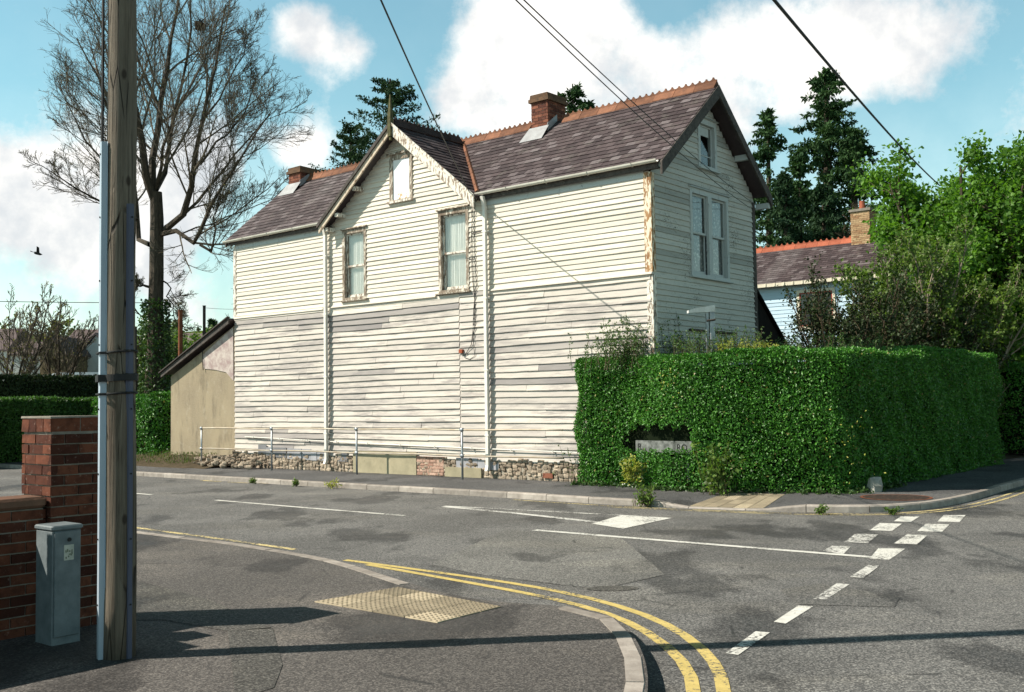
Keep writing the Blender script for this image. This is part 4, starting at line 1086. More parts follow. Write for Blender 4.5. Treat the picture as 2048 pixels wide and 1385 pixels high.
# exposed brick panel
a = F(836, 949, -.02); b = F(890, 918, -.02); mb = MB(); z = a.z; k = 0
while z < b.z-.02:
    x = a.x-(.1 if k % 2 else 0)
    while x < b.x: mb.box(max(x, a.x), min(b.x, x+.2), -.07+random.uniform(-.008, .008), -.01, z, z+.06, random.random(), jit=.005); x += .21
    z += .07; k += 1
mb.build('brick_panel', m_brick('worn_pink_brick', (.35, .20, .15), (.52, .36, .28)), house)
mb = MB(); p = F(1103, 957, -.06); mb.box(p.x-.2, p.x+.05, -.09, -.02, p.z, p.z+.1, .9); mb.build('loose_brick', M['brick'], house)
# battens and conduit at the foot of the boards
mb = MB(); a = F(490, 874, -.07); b = F(760, 888, -.07); c = F(1165, 906, -.07)
pts = [Vector((a.x+(c.x-a.x)*i/30, -.075, a.z+(b.z-a.z)*min(1, i/30*2)+(c.z-b.z)*max(0, i/30*2-1)-.015*math.sin(i/30*3.14))) for i in range(31)]
mb.tube(pts, .014, 6); mb.build('conduit', M['pipe'], house)
mb = MB()
for k in range(1, 30, 3): mb.box(pts[k].x-.012, pts[k].x+.012, -.095, -.01, pts[k].z-.02, pts[k].z+.02)
each(mb, 'conduit_clip', M['pipe'], house)
# cables down the wall right of the window
def wallpts(L, y=-.04): return [Vector((F(px, py, y).x, y+random.uniform(-.008, .004), F(px, py, y).z)) for px, py in L]
mb = MB()
mb.tube(wallpts([(951, 397), (948, 450), (950, 520), (953, 570), (947, 620), (946, 660), (943, 690), (934, 705), (927, 712)]), .008, 5)
mb.tube(wallpts([(945, 412), (943, 470), (946, 540), (949, 600), (949, 650), (947, 690), (950, 712), (940, 719), (930, 716), (925, 706)]), .006, 5)
mb.tube(wallpts([(941, 405), (944, 440), (941, 500), (945, 560), (950, 610), (951, 650), (945, 680)]), .005, 5)
mb.tube(wallpts([(944, 468), (957, 464), (962, 463)]), .012, 5); mb.tube(wallpts([(932, 516), (942, 519), (950, 515)]), .008, 5)
each(mb, 'wall_cable', M['cable'], house)
mb = MB(); p = F(923, 703, -.04); mb.box(p.x-.05, p.x+.05, -.08, -.02, p.z-.04, p.z+.04); mb.build('junction_box', simple('orange_plastic', (.42, .09, .03), (.3, .06, .02), 8, .6, .3), house)
mb = MB(); p = F(952, 394, -.1); mb.tube([p, p+Vector((.02, -.1, .04))], .03, 6); mb.tube([p+Vector((-.02, .03, -.1)), p+Vector((.0, -.05, .0))], .012, 5); mb.build('cable_bracket', M['black'], house)
mb = MB(); mb.tube([(1.0+.0, 0, 0)]*2, .001, 3) if False else None
a = S(1381, 660, .05); b = S(1472, 668, .05); mb.tube([(.05, a.y, a.z), (.05, b.y, b.z)], .028, 7); mb.tube([(.05, a.y, a.z), (.0, a.y, a.z-.0)], .028, 7); mb.build('side_pipe', M['stump'], house)
# rear lean-to, black felted, showing beyond the side gable
mb = MB(); mb.prism([(-.12, DEP+.03, .05), (-.12, DEP+.03, 4.25), (-.12, DEP+3.4, 1.6), (-.12, DEP+3.4, .05)], (-5, 0, 0), .5); mb.build('rear_outshut', M['felt'], house)
mb = MB(); mb.prism([(-.05, DEP+.03, 4.27), (-.05, DEP+.03, 4.33), (-.05, DEP+3.6, 1.50), (-.05, DEP+3.6, 1.44)], (-5.2, 0, 0), .5); mb.build('outshut_roof', M['felt'], house)

# ================================================================ LEAN-TO on the left
lean = thing('lean_to_outbuilding', 'roughcast lean-to outbuilding with single pitch roof against the left end of the house', 'outbuilding', CN, TH)
xa, xb = -16.45, XL-.05
mb = MB(); mb.prism([(xa, .02, .35), (xb, .02, .35), (xb, .02, 3.93), (xa, .02, 2.62)], (0, 3.2, 0), .5); mb.build('wall', M['render'], lean)
pl = [F(x, y, .0) for x, y in [(404, 712), (466, 655), (467, 762), (452, 745), (430, 740), (408, 738)]]
mb = MB(); mb.prism([(p.x, -.003, p.z) for p in pl], (0, .015, 0), .5); mb.build('bare_plaster', M['plaster'], lean)
mb = MB(); mb.prism([(xa-.18, -.14, 2.68), (xb, -.14, 4.05), (xb, -.14, 4.12), (xa-.18, -.14, 2.75)], (0, 3.5, 0), .5); mb.build('roof', M['slate'], lean)
mb = MB(); mb.prism([(xa-.2, -.19, 2.60), (xb, -.19, 3.97), (xb, -.19, 4.13), (xa-.2, -.19, 2.72)], (0, .045, 0), .5); mb.prism([(xa-.24, -.24, 2.72), (xb, -.24, 4.135), (xb, -.24, 4.165), (xa-.24, -.24, 2.75)], (0, .1, 0), .5); mb.build('bargeboard', M['dark_wood'], lean)
mb = MB(); p = F(404, 712, -.05); mb.tube([(p.x, -.03, 3.4), (p.x, -.03, 3.0), (p.x+.03, -.03, 2.75)], .012, 5); mb.build('hanging_cable', M['cable'], lean)

# ================================================================ RAILING
rail = thing('metal_railing', 'galvanised tube railing with two rails along the foot of the white house', 'railing', CN, TH)
ry = -.6; px_ = [-13.98, -10.93, -7.75, -4.43]
for i, x in enumerate(px_):
    mb = MB(); mb.tube([(x, ry, .05), (x+random.uniform(-.01, .01), ry, 1.17)], .024, 10); p = mb.build('post', M['galv'], rail, smooth=True)
    mb = MB()
    for z in (.60, 1.15):
        mb = MB(); mb.tube([(x, ry, z-.04), (x, ry, z+.035)], .034, 10); mb.tube([(x-.05, ry, z), (x+.05, ry, z)], .032, 10); mb.build('clamp', M['galv'], p, smooth=True)
for z in (.60, 1.15):
    mb = MB(); n = 24; mb.tube([(-14.08+(14.08-1.75)*i/n, ry, z+.008*math.sin(i*.9)) for i in range(n+1)], .020, 10); mb.build('rail', M['rail_tube'], rail, smooth=True)

# ================================================================ HEDGE
def hedge_mass(name, path, H, depth, leafm, corem, label, cat, n, leaf, niche=None, inward=1, bulge=.06, core_in=.22, topround=.25, parent_stems=True, rz=1.0, hf=None):
    """path: plan polyline of the visible face (world XY); the body lies 'depth' to its left-hand normal * inward"""
    pts = [Vector((p[0], p[1], 0)) for p in path]; pts = densify(pts, .2); pts = smooth(pts, 2); s = arclen(pts); nn = normals(pts); L = s[-1]
    S_ = np.array(s); Pn = np.array([tuple(p) for p in pts]); Nn = np.array([tuple(v*inward) for v in nn])
    def along(t): return np.stack([np.interp(t, S_, Pn[:, k]) for k in range(3)], 1), np.stack([np.interp(t, S_, Nn[:, k]) for k in range(3)], 1)
    # section parameter u in [0,1]: up the face then across the top
    tot = H+depth
    def sect(u, Hh):
        q = u*tot; z = np.minimum(q, H)/H*Hh; w = np.maximum(q-H, 0)
        # rounded shoulder
        k = np.clip(1-np.abs(q-H)/topround, 0, 1)
        return z-k*k*.09, w+k*k*.09
    t = rng.random(n)*L; u = rng.random(n)**.9
    P, Nv = along(t); Hh = H+(hf(t) if hf else 0)
    z, w = sect(u, Hh)
    t_ = t; lump = bulge*(.9*np.sin(t_*.9+1)+np.sin(t*2.3+np.cos(z*3.1)*1.5)+np.sin(z*4.3+t*1.1)*.7+.6*np.sin(t*7.1+z*5))
    dep = np.abs(rng.normal(0, .055, n))+lump*.5+.03
    Q = P+Nv*(w+np.where(u*tot < H, dep, 0))[:, None]; Q[:, 2] = .09+z-np.where(u*tot >= H, dep*.7, 0)
    keep = np.ones(n, bool)
    if niche is not None: keep = ~niche(t, z, Q)
    Q = Q[keep]; face = (u*tot < H)[keep]; Nk = Nv[keep]
    nrm = np.where(face[:, None], -Nk*1.0, np.array([0, 0, 1.0]))
    mb = MB(); mb.leaves(Q, leaf, rng.random(len(Q)), .55, nrm=nrm, nj=.75)
    root = thing(name, label, cat)
    mb.build('foliage', leafm, root)
    # solid near-black core: stands in for inner shade and stops light
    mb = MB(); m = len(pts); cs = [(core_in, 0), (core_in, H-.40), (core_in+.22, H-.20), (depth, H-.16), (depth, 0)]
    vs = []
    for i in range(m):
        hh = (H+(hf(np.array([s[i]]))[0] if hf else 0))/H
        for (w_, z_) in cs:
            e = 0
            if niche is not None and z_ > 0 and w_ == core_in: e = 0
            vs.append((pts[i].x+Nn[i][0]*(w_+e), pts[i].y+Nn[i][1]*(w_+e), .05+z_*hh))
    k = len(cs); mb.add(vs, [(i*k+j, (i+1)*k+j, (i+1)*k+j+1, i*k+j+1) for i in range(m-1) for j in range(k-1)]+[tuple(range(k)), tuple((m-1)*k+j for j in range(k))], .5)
    mb.build('dark_core', corem, root)
    return root, pts, s
def gp(x, y): g = G(x, y, .1); return (g.x, g.y)
w0 = HL(-1.72, .1)
w1 = HL(-1.66, -.6)
hp_ = [(w0.x, w0.y), (w1.x, w1.y), gp(1250, 972), gp(1335, 981), gp(1440, 984), gp(1580, 986), gp(1700, 988)]
c_ = Vector((*hp_[-1], 0)); e1 = c_+EX*.06+EY*.35; e2 = e1+EY*8.9; hp_ += [(e1.x, e1.y), (e2.x, e2.y)]
# a hole trimmed into the hedge for the street sign
sgA = at(1272, 881, 19.60); sgB = at(1384, 883, 18.62)
CAMRI = np.array(CAMR.inverted())
def niche(t, z, Q):
    c = (Q-np.array([0, 0, EYE])) @ CAMRI.T; px = 1024+FPX*c[:, 0]/-c[:, 2]; py = 692.5-FPX*c[:, 1]/-c[:, 2]
    rag = 6*np.sin(px*.21)+4*np.sin(px*.47+2)+4*np.sin(py*.5)
    top = 852+rag*.7+np.clip((1275-px)*.8, 0, 60)
    return (px > 1250+rag) & (px < 1382+rag*.4) & (py > top) & (py < 901+rag*.5) & (Q[:, 1] < 20.1) & (t < 7)
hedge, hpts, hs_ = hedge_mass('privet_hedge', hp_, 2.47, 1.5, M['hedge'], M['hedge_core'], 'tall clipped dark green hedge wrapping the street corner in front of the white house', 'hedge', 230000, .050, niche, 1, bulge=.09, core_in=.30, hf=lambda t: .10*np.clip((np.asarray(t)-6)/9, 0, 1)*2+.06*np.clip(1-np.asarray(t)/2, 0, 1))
# loose new shoots over the clipped top + left side
def scatter(fn, n): return np.array([tuple(fn()) for _ in range(n)])
def shoots(name, label, cat, base_fn, n, hgt, m, leaf=.05, lv=14, sp=.14, group=None, stem=None, base=None, spread=.25, asp=.45):
    root = thing(name, label, cat, group=group); A = []; Rr = []; Lf = []
    for _ in range(n):
        p = Vector(base_fn()); h = hgt*random.uniform(.5, 1.1); d = Vector((random.gauss(0, spread), random.gauss(0, spread), 1)).normalized(); d2 = (d+Vector((random.gauss(0, .2), random.gauss(0, .2), -.1))).normalized()
        q = [p, p+d*h*.5, p+d*h*.5+d2*h*.5]; A.append([tuple(v) for v in q]); Rr.append([.006, .004, .002])
        for k in range(lv): t = random.random()**.7; b = q[0].lerp(q[1], t*2) if t < .5 else q[1].lerp(q[2], t*2-1); Lf.append(tuple(b+Vector((random.gauss(0, .02), random.gauss(0, .02), 0))))
    mb = MB(); mb.tubes(np.array(A), np.array(Rr), 3); mb.build('stems', stem or M['twig'], root)
    mb = MB(); Lf = np.array(Lf); mb.leaves(Lf, leaf, rng.random(len(Lf)), asp); mb.build('leaves', m, root); return root
def hp_at(t, w, z): 
    i = min(range(len(hpts)), key=lambda i: abs(hs_[i]-t)); n = normals(hpts)[i]; return hpts[i]+n*w+Vector((0, 0, z))
HN = normals(hpts)
def top_pt(t0, t1, w0=.1, w1=1.3, dz=2.46):
    t = random.uniform(t0, t1); i = min(len(hpts)-1, int(t/hs_[-1]*(len(hpts)-1))); return hpts[i]+HN[i]*random.uniform(w0, w1)+Vector((0, 0, dz))
pB = at(1265, 690, 19.9)
shoots('shrub', 'loose grey-green shrub rising over the hedge against the house corner', 'shrub', lambda: (pB.x+random.gauss(0, .42), pB.y+random.gauss(.2, .35), 2.30), 150, 1.0, M['shrub'], .055, 30)
pB2 = at(1322, 690, 20.6)
shoots('shrub', 'narrow upright shrub at the corner board above the hedge', 'shrub', lambda: (pB2.x+random.gauss(0, .13), pB2.y+random.gauss(0, .2), 2.35), 50, 1.05, M['shrub'], .055, 30, spread=.12)
shoots('shrub', 'low feathery shoots along the hedge top below the side gable', 'shrub', lambda: (lambda p: (p.x, p.y, 2.35+random.random()*.1))(at(random.uniform(1340, 1520), 690, random.uniform(18.8, 20.2))), 170, .66, M['shrub'], .05, 20)
shoots('golden_shrub', 'yellow-leaved shrub poking through the hedge top beside the grey post', 'shrub', lambda: (lambda p: (p.x, p.y, 2.38))(at(random.uniform(1440, 1545), 690, random.uniform(18.6, 19.4))), 70, .42, M['yellow_leaf'], .06, 18)
shoots('shrub', 'long unclipped shoots on the hedge top right of the side gable', 'shrub', lambda: (lambda p: (p.x, p.y, 2.45))(at(random.uniform(1540, 1770), 690, random.uniform(19.5, 22))), 190, .50, M['shrub'], .05, 18)
shoots('shrub', 'leafy sprays growing out of the hedge foot onto the pavement beside the plinth', 'shrub', lambda: (lambda p: (p.x, p.y, .1))(G(random.uniform(1140, 1195), random.uniform(955, 966), .1)), 60, .75, M['shrub'], .045, 22, spread=.3)
shoots('shrub', 'thin side shoots on the left edge of the hedge against the boards', 'shrub', lambda: (lambda p: (p.x, p.y, random.uniform(.4, 2.2)))(G(random.uniform(1156, 1168), 963, .1)+Vector((0, .5, 0))), 60, .35, M['hedge'], .045, 14, spread=.8)
shoots('variegated_shrub', 'bright yellow-leaved shoot below the street sign in the hedge', 'shrub', lambda: (lambda p: (p.x-.05, p.y-.16, random.uniform(.15, .42)))(G(random.uniform(1252, 1292), 975, .1)), 26, .30, M['yellow_leaf'], .085, 12, asp=.4)
shoots('ivy', 'pale green climbing ivy at the foot of the hedge near the dropped kerb', 'climber', lambda: (lambda p: (p.x, p.y-.04, .1))(G(random.uniform(1405, 1460), random.uniform(986, 991), .1)), 26, .85, M['scrub'], .08, 26, spread=.18, asp=.8)
for (a, b, h, lab) in ((1340, 760, .0, 'sprig of yellow leaves high in the hedge face'), (1700, 890, 0, 'patch of yellow leaves near the right end of the lit hedge face')):
    q = G(a, 981 if a < 1600 else 988, .1); z = EYE-(b-800)/FPX*q.y
    mb = MB(); P = np.array([(q.x+random.gauss(0, .16 if a < 1600 else .25), q.y-.05+random.gauss(0, .03)+(.1 if a > 1600 else 0), z+random.gauss(0, .14 if a < 1600 else .35)) for _ in range(34)]); mb.leaves(P, .045, rng.random(34), .5, nrm=np.array([-.6, -.8, .2]), nj=.5); o = mb.build('yellow_sprig', M['yellow_leaf']); tag(o, lab, 'leaves', kind='stuff')
# ground ivy and litter along the hedge foot
mb = MB(); P = []
for _ in range(2600):
    i = random.randrange(4, int(len(hpts)*.52)); w = -abs(random.gauss(0, .10)); P.append(tuple(hpts[i]+HN[i]*w+Vector((random.gauss(0, .03), random.gauss(0, .03), .10+abs(random.gauss(0, .03))))))
mb.leaves(np.array(P), .05, rng.random(len(P)), .8, nrm=np.array([0, 0, 1.0]), nj=.8); tag(mb.build('ground_ivy', M['ivy']), 'ragged strip of ground ivy along the foot of the corner hedge', 'ground cover', kind='stuff')
# street name sign in the niche
A = sgA; wS = (Vector((sgB.x, sgB.y, 0))-Vector((sgA.x, sgA.y, 0))).length; sx_ = Vector((sgB.x-sgA.x, sgB.y-sgA.y, 0)).normalized(); zt = sgA.z; zb = at(1272, 904, 19.60).z
sr = thing('street_name_sign', 'dirty white street name plate half swallowed by the hedge', 'sign', (A.x, A.y, zb), math.atan2(sx_.y, sx_.x))
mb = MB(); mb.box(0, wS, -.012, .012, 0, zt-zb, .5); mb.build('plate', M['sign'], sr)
def text(s_, size, loc_, parent, m, name, ext=.004):
    cu = bpy.data.curves.new('t', 'FONT'); cu.body = s_; cu.size = size; cu.extrude = ext; to = bpy.data.objects.new('t', cu); COL.objects.link(to)
    bpy.context.view_layer.update(); me = bpy.data.meshes.new_from_object(to.evaluated_get(bpy.context.evaluated_depsgraph_get())); bpy.data.objects.remove(to)
    me.transform(Matrix.Translation(loc_) @ Matrix.Rotation(math.pi/2, 4, 'X')); me.materials.clear(); me.materials.append(m); o = bpy.data.objects.new(name, me); COL.objects.link(o); o.parent = parent; return o
hz_ = zt-zb
text('R', hz_*.8, (.05, -.014, hz_*.2), sr, M['black'], 'lettering'); text('RO', hz_*.8, (wS*.74, -.014, hz_*.2), sr, M['black'], 'lettering')
mb = MB()
for x in (.12, wS-.12): mb.box(x-.025, x+.025, .013, .05, -.5, hz_)
mb.build('leg', M['galv'], sr)
# second hedge beyond, up the side street
q0 = at(1988, 792, 30); pth = [(q0.x, q0.y+2.2), (q0.x, q0.y), (q0.x+5, q0.y-.5)]
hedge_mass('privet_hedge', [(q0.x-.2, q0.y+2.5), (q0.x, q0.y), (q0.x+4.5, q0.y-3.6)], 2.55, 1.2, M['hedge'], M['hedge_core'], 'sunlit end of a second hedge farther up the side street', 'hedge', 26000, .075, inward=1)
# white stone lump at the hedge corner
mb = MB(); q = G(1750, 984, .1); mb.rock((q.x, q.y, .2), .12, .1, .16); tag(mb.build('kerb_stone', simple('whitewashed_stone', (.36, .35, .32), (.2, .2, .17), 7, .9, .1, bump=.4)), 'small pale stone standing at the dark corner of the hedge', 'stone')

# ---- grey two-legged post with white arm behind the hedge
gq = HL(.966, .527, .09); gs = thing('grey_post', 'grey metal post with white cross arm standing behind the hedge by the side gable', 'post', gq, TH+R_(45))
mb = MB(); mb.bbox(-.045, .045, -.05, .05, 0, 3.27, .008); mb.build('upright', M['galv'], gs)
mb = MB(); mb.box(-.115, -.075, -.03, .03, 0, 3.24); mb.build('rear_upright', M['galv'], gs)
mb = MB(); mb.prism([(.055, -.06, 3.27), (.055, -.06, 3.40), (-.30, -.06, 3.345), (-.46, -.06, 3.30), (-.46, -.06, 3.25)], (0, .12, 0), .5); mb.box(-.10, -.06, -.061, .061, 3.262, 3.30) if False else None; mb.build('arm', simple('white_enamel', (.74, .74, .72), (.5, .5, .48), 9, .5, .4), gs)
mb = MB(); mb.tube([(-.11, -.05, 3.1), (.05, -.06, 3.12)], .02, 6); mb.build('clamp', M['stump'], gs)

# ================================================================ NEAR LEFT: pole, pillar, wall, cabinet
pb = G(237, 1312, .1)
pole = thing('utility_pole', 'thick weathered wooden utility pole in the left foreground with plastic conduits strapped on', 'pole', (pb.x, pb.y, .09))
mb = MB(); n = 28; pts = [(0.006*math.sin(i*.7), 0, .33*i) for i in range(n)]; mb.tube(pts, [.106-.0012*i for i in range(n)], 44, .5); mb.build('shaft', M['pole'], pole, smooth=True)
vw = Vector((pb.x, pb.y, 0)).normalized(); rt = Vector((vw.y, -vw.x, 0))           # towards the street side of the pole
def onpole(ang, r):                     # angle measured from the camera-facing side, + to the right
    d = -vw*math.cos(ang)+rt*math.sin(ang); return d*r
z290 = hit(200, 290, Vector((pb.x, pb.y, 0)), Vector((0, 1, 0))).z; z412 = hit(250, 412, Vector((pb.x, pb.y, 0)), Vector((0, 1, 0))).z
def chan(ang, r, w, d, z0, z1, m, name):
    c = onpole(ang, r); out = c.normalized(); s = Vector((-out.y, out.x, 0)); mb = MB()
    mb.prism([c+s*w*.5+Vector((0, 0, z0)), c+s*w*.42+out*d+Vector((0, 0, z0)), c-s*w*.42+out*d+Vector((0, 0, z0)), c-s*w*.5+Vector((0, 0, z0)), c-s*w*.7-out*.004+Vector((0, 0, z0)), c+s*w*.7-out*.004+Vector((0, 0, z0))], (0, 0, z1-z0), .5)
    o = mb.build(name, m, pole); mb = MB()
    z = z0+.35
    while z < z1: q = c+out*d+Vector((0, 0, z)); mb.tube([q-out*.002, q+out*.006], .006, 6); z += .42
    mb.build('screw', M['black'], o); return o
chan(R_(-76), .098, .055, .032, 0, z290-.09, M['conduit'], 'conduit')
chan(R_(36), .098, .036, .020, 0, z412-.09, M['conduit2'], 'conduit')
mb = MB(); c = onpole(R_(-82), .118); mb.tube([(c.x, c.y, z290-.15), (c.x+.003, c.y, 9)], .010, 6); mb.build('cable', M['cable'], pole)
def strap(px_y, hgt, name, wav=.0):
    z = hit(235, px_y, Vector((pb.x, pb.y, 0)), Vector((0, 1, 0))).z-.09; vs = []; n = 36; mb = MB(); r = .1065; prv = None
    ring = []
    for k in range(n+1):
        a = 2*math.pi*k/n; rr = r+.001+(.038 if abs((a+math.pi) % (2*math.pi)-math.pi+R_(72)) < .25 else 0)+(.022 if abs(((a-R_(34)+math.pi) % (2*math.pi))-math.pi) < .2 else 0)
        d = onpole(a, rr); ring.append(Vector((d.x, d.y, z+wav*math.sin(a+.6))))
    if hgt < .012: mb.tube(ring, hgt/1.3, 6)
    else:
        m = len(ring); vs = []
        for p in ring: o = Vector((p.x, p.y, 0)).normalized(); vs += [p+Vector((0, 0, -hgt/2)), p+o*.008+Vector((0, 0, -hgt/2)), p+o*.008+Vector((0, 0, hgt/2+.004*math.sin(len(vs)))), p+Vector((0, 0, hgt/2))]
        mb.add(vs, [(i*4+j, (i+1)*4+j, (i+1)*4+(j+1) % 4, i*4+(j+1) % 4) for i in range(m-1) for j in range(4)], .5)
    return mb.build(name, M['black'], pole)
strap(706, .010, 'strap', .010); strap(757, .045, 'band', .006); strap(788, .010, 'strap', .006)
# brick pillar + low wall, in line with the house frame
pc_ = at(103, 833, 7.6); EXv, EYv = EX, EY
pil = thing('brick_pillar', 'square red brick gate pillar behind the utility pole', 'pillar', (pc_.x, pc_.y, .09), TH)
st = brick_stack(-.45, 0, 0, .45, 0, 1.44, pil, 'shaft', [M['brick_dark'], M['mortar']])
mb = MB()
for k in range(4):
    mb.box(-.45+k*.1125+.003, -.45+(k+1)*.1125-.006, -.004, .22, 1.45, 1.55, random.random(), jit=.003); mb.box(-.45+k*.1125+.003, -.45+(k+1)*.1125-.006, .23, .454, 1.45, 1.55, random.random(), jit=.003)
mb.box(-.44, -.01, .01, .44, 1.44, 1.546, .5, 1); mb.box(-.455, .004, -.008, .457, 1.550, 1.566, .6, 1, jit=.003); mb.build('coping', [M['brick_dark'], M['mortar']], pil)
lw = thing('low_brick_wall', 'low dark brick garden wall running toward the viewer from the gate pillar', 'wall', (pc_.x, pc_.y, .09), TH)
brick_stack(-.30, -.05, -5.2, -.012, 0, .90, lw, 'brickwork', [M['brick_dark'], M['mortar']])
brick_stack(-.36, -.02, -5.2, -.95, .99, 1.70, lw, 'added_raised_section', [M['brick_dark'], M['mortar']])  # out of view, added to throw shade over the near pavement
mb = MB(); mb.bbox(-.33, -.02, -5.25, -.012, .905, .985, .02, .4); mb.build('coping', simple('brown_coping', (.22, .12, .08), (.12, .07, .05), 8, .9, .1, bump=.5), lw)
# cabinet
cp = G(103, 1292, .1)
cab = thing('meter_cabinet', 'narrow grey meter cabinet with a keyhole and a pale sticker, standing before the brick pillar', 'cabinet', (cp.x, cp.y, .09), TH)
mb = MB(); mb.bbox(-.235, 0, 0, .205, 0, .78, .006, .5); mb.build('body', M['cabinet'], cab)
mb = MB(); mb.bbox(-.245, .012, -.010, .215, .782, .815, .008, .5); mb.build('lid', M['cabinet'], cab)
mb = MB(); mb.bbox(.001, .014, .012, .194, .06, .775, .004, .5); dr = mb.build('door', M['cabinet'], cab)
mb = MB(); mb.tube([(.014, .112, .715), (.022, .112, .715)], .014, 14); mb.tube([(.0225, .112, .715), (.024, .112, .715)], .006, 3); mb.build('lock', M['black'], dr)
mb = MB(); mb.box(.0145, .0155, .075, .145, .575, .680, .5); stk = mb.build('sticker', simple('faded_sticker', (.60, .60, .52), (.40, .42, .36), 20, .6, .2), dr)
mb = MB()
for k in range(16): y = .082+random.random()*.05; z = .585+random.random()*.05; mb.box(.0156, .0160, y, y+random.uniform(.004, .012), z, z+random.uniform(.004, .02))
mb.build('faded_print', simple('faded_ink', (.12, .15, .10), (.2, .22, .16), 30, .8, .1), stk)

# ================================================================ TREES
def interp(P, t):                       # P (n,k,3), t (n,) in 0..1
    k = P.shape[1]-1; q = np.clip(t*k, 0, k-1e-4); i = q.astype(int); f = (q-i)[:, None]; a = np.arange(len(P)); return P[a, i]*(1-f)+P[a, i+1]*f, P[a, i+1]-P[a, i]
def grow(P, Rr, nch, ratio, ang, up, tmin=.2, k=5, curl=.12, lens=None, rr=.55, upbend=.1):
    n = len(P); L = np.linalg.norm(np.diff(P, axis=1), axis=2).sum(1); idx = np.repeat(np.arange(n), nch); m = len(idx)
    t = np.tile((np.arange(nch)+.5)/nch, n)*(1-tmin)+tmin+rng.uniform(-.5, .5, m)*(1-tmin)/nch; t = np.clip(t, tmin, 1)
    s, T = interp(P[idx], t); T /= (np.linalg.norm(T, axis=1, keepdims=True)+1e-9)
    q = rng.normal(size=(m, 3)); q -= T*(q*T).sum(1, keepdims=True); q /= np.linalg.norm(q, axis=1, keepdims=True)
    a = R_(ang)*rng.uniform(.6, 1.3, m)[:, None]; D = T*np.cos(a)+q*np.sin(a)+np.array([0, 0, up]); D /= np.linalg.norm(D, axis=1, keepdims=True)
    ln = L[idx]*ratio*rng.uniform(.6, 1.25, m)*(1.15-.65*t)
    out = np.zeros((m, k, 3)); out[:, 0] = s; d = D
    for j in range(1, k):
        d = d+rng.normal(0, curl, (m, 3))+np.array([0, 0, upbend]); d /= np.linalg.norm(d, axis=1, keepdims=True); out[:, j] = out[:, j-1]+d*(ln/(k-1))[:, None]
    kk = P.shape[1]-1; qi = np.clip((t*kk).astype(int), 0, kk); r0 = Rr[idx, qi]*rr; R2 = r0[:, None]*np.linspace(1, .35, k)[None, :]
    return out, R2
def limb(pxs, Y, r0, r1, k=9, dy=None):
    pts = [at(x, y, Y+(dy[i] if dy else 0)) for i, (x, y) in enumerate(pxs)]; s = arclen(pts); S_ = np.array(s)/s[-1]; A = np.array([tuple(p) for p in pts]); tt = np.linspace(0, 1, k)
    P = np.stack([np.interp(tt, S_, A[:, c]) for c in range(3)], 1); return P, np.linspace(r0, r1, k)
# --- the big bare tree
YT = 44
limbs = [([(313, 490), (312, 420), (305, 380), (285, 340), (275, 260), (268, 150), (270, 30), (262, -90)], .26, .05, [0,0,0,-.5,-1,-1.5,-2,-2]),
 ([(305, 385), (308, 300), (320, 200), (340, 120), (352, 20), (360, -100)], .22, .04, [0,.3,.6,1,1.2,1.5]),
 ([(312, 380), (335, 340), (345, 250), (362, 180), (378, 60), (385, -60)], .15, .03, [0,1,1.5,2,2,2]),
 ([(330, 460), (362, 430), (385, 370), (400, 260), (412, 200), (440, 90), (450, 10)], .20, .03, [0,-.5,-1.2,-2,-2,-2,-2]),
 ([(330, 455), (375, 430), (400, 390), (440, 350), (480, 300), (515, 255), (555, 215)], .11, .02, [0,.4,.8,1,1,1,1]),
 ([(318, 470), (345, 460), (372, 480), (400, 490), (402, 450), (415, 410), (450, 370), (478, 320), (540, 220)], .15, .03, [0,-.6,-1,-1.4,-1.6,-2,-2.2,-2.4,-2.6]),
 ([(400, 490), (412, 492), (420, 512), (424, 500), (432, 420), (440, 370)], .08, .02, [-1.4,-1.5,-1.5,-1.5,-1.8,-2]),
 ([(300, 490), (278, 485), (270, 460), (272, 380), (262, 300), (240, 200), (215, 120), (200, 30)], .16, .03, [0,1,1,1.5,2,2,2,2]),
 ([(272, 440), (245, 390), (205, 330), (165, 270), (140, 220), (120, 170)], .11, .02, [1,1.5,2,2,2,2]),
 ([(270, 455), (230, 420), (180, 395), (130, 365), (85, 330)], .09, .02, [1,0,-.5,-1,-1]),
 ([(268, 400), (240, 300), (215, 220), (190, 130), (175, 60)], .10, .02, [1.5,-.5,-1,-1,-1]),
 ([(310, 380), (325, 300), (350, 230), (400, 150), (420, 80), (470, 60)], .10, .02, [0,-1,-2,-2.5,-2.5,-2.5]),
 ([(400, 330), (430, 290), (470, 250), (500, 200), (520, 150)], .07, .02, [-1.5,-1.5,-1,-1,-1]),
 ([(405, 240), (440, 200), (480, 120), (500, 60)], .06, .02, [-2,-2,-2,-2]),
 ([(335, 455), (352, 470), (400, 450), (440, 440), (480, 420), (540, 400), (570, 375)], .05, .015, [0,0,0,0,0,0,0]),
 ([(300, 575), (285, 570), (270, 574), (250, 590)], .08, .02, [0]*4), ([(322, 560), (340, 575), (335, 600), (350, 620), (360, 660)], .05, .015, [0]*5),
 ([(300, 620), (285, 640), (268, 620), (250, 560), (240, 520)], .05, .015, [0]*5)]
P0 = []; R0 = []
for pxs, a, b, dy in limbs:
    P, Rr = limb(pxs, YT, a, b, 9, dy); P[1:] += rng.normal(0, .05, P[1:].shape); P0.append(P); R0.append(Rr*.78)
P0 = np.array(P0); R0 = np.array(R0)
tb = at(310, 770, YT); tb.z = .3; tree = thing('bare_tree', 'tall bare spreading tree with ivy on its trunk, left of the white house', 'tree', tb)
mb = MB(); tp, trr = limb([(309, 812), (311, 760), (312, 700), (311, 620), (313, 560), (313, 500), (314, 440), (312, 385)], YT, .52, .28, 9); tp[0, 2] = .2
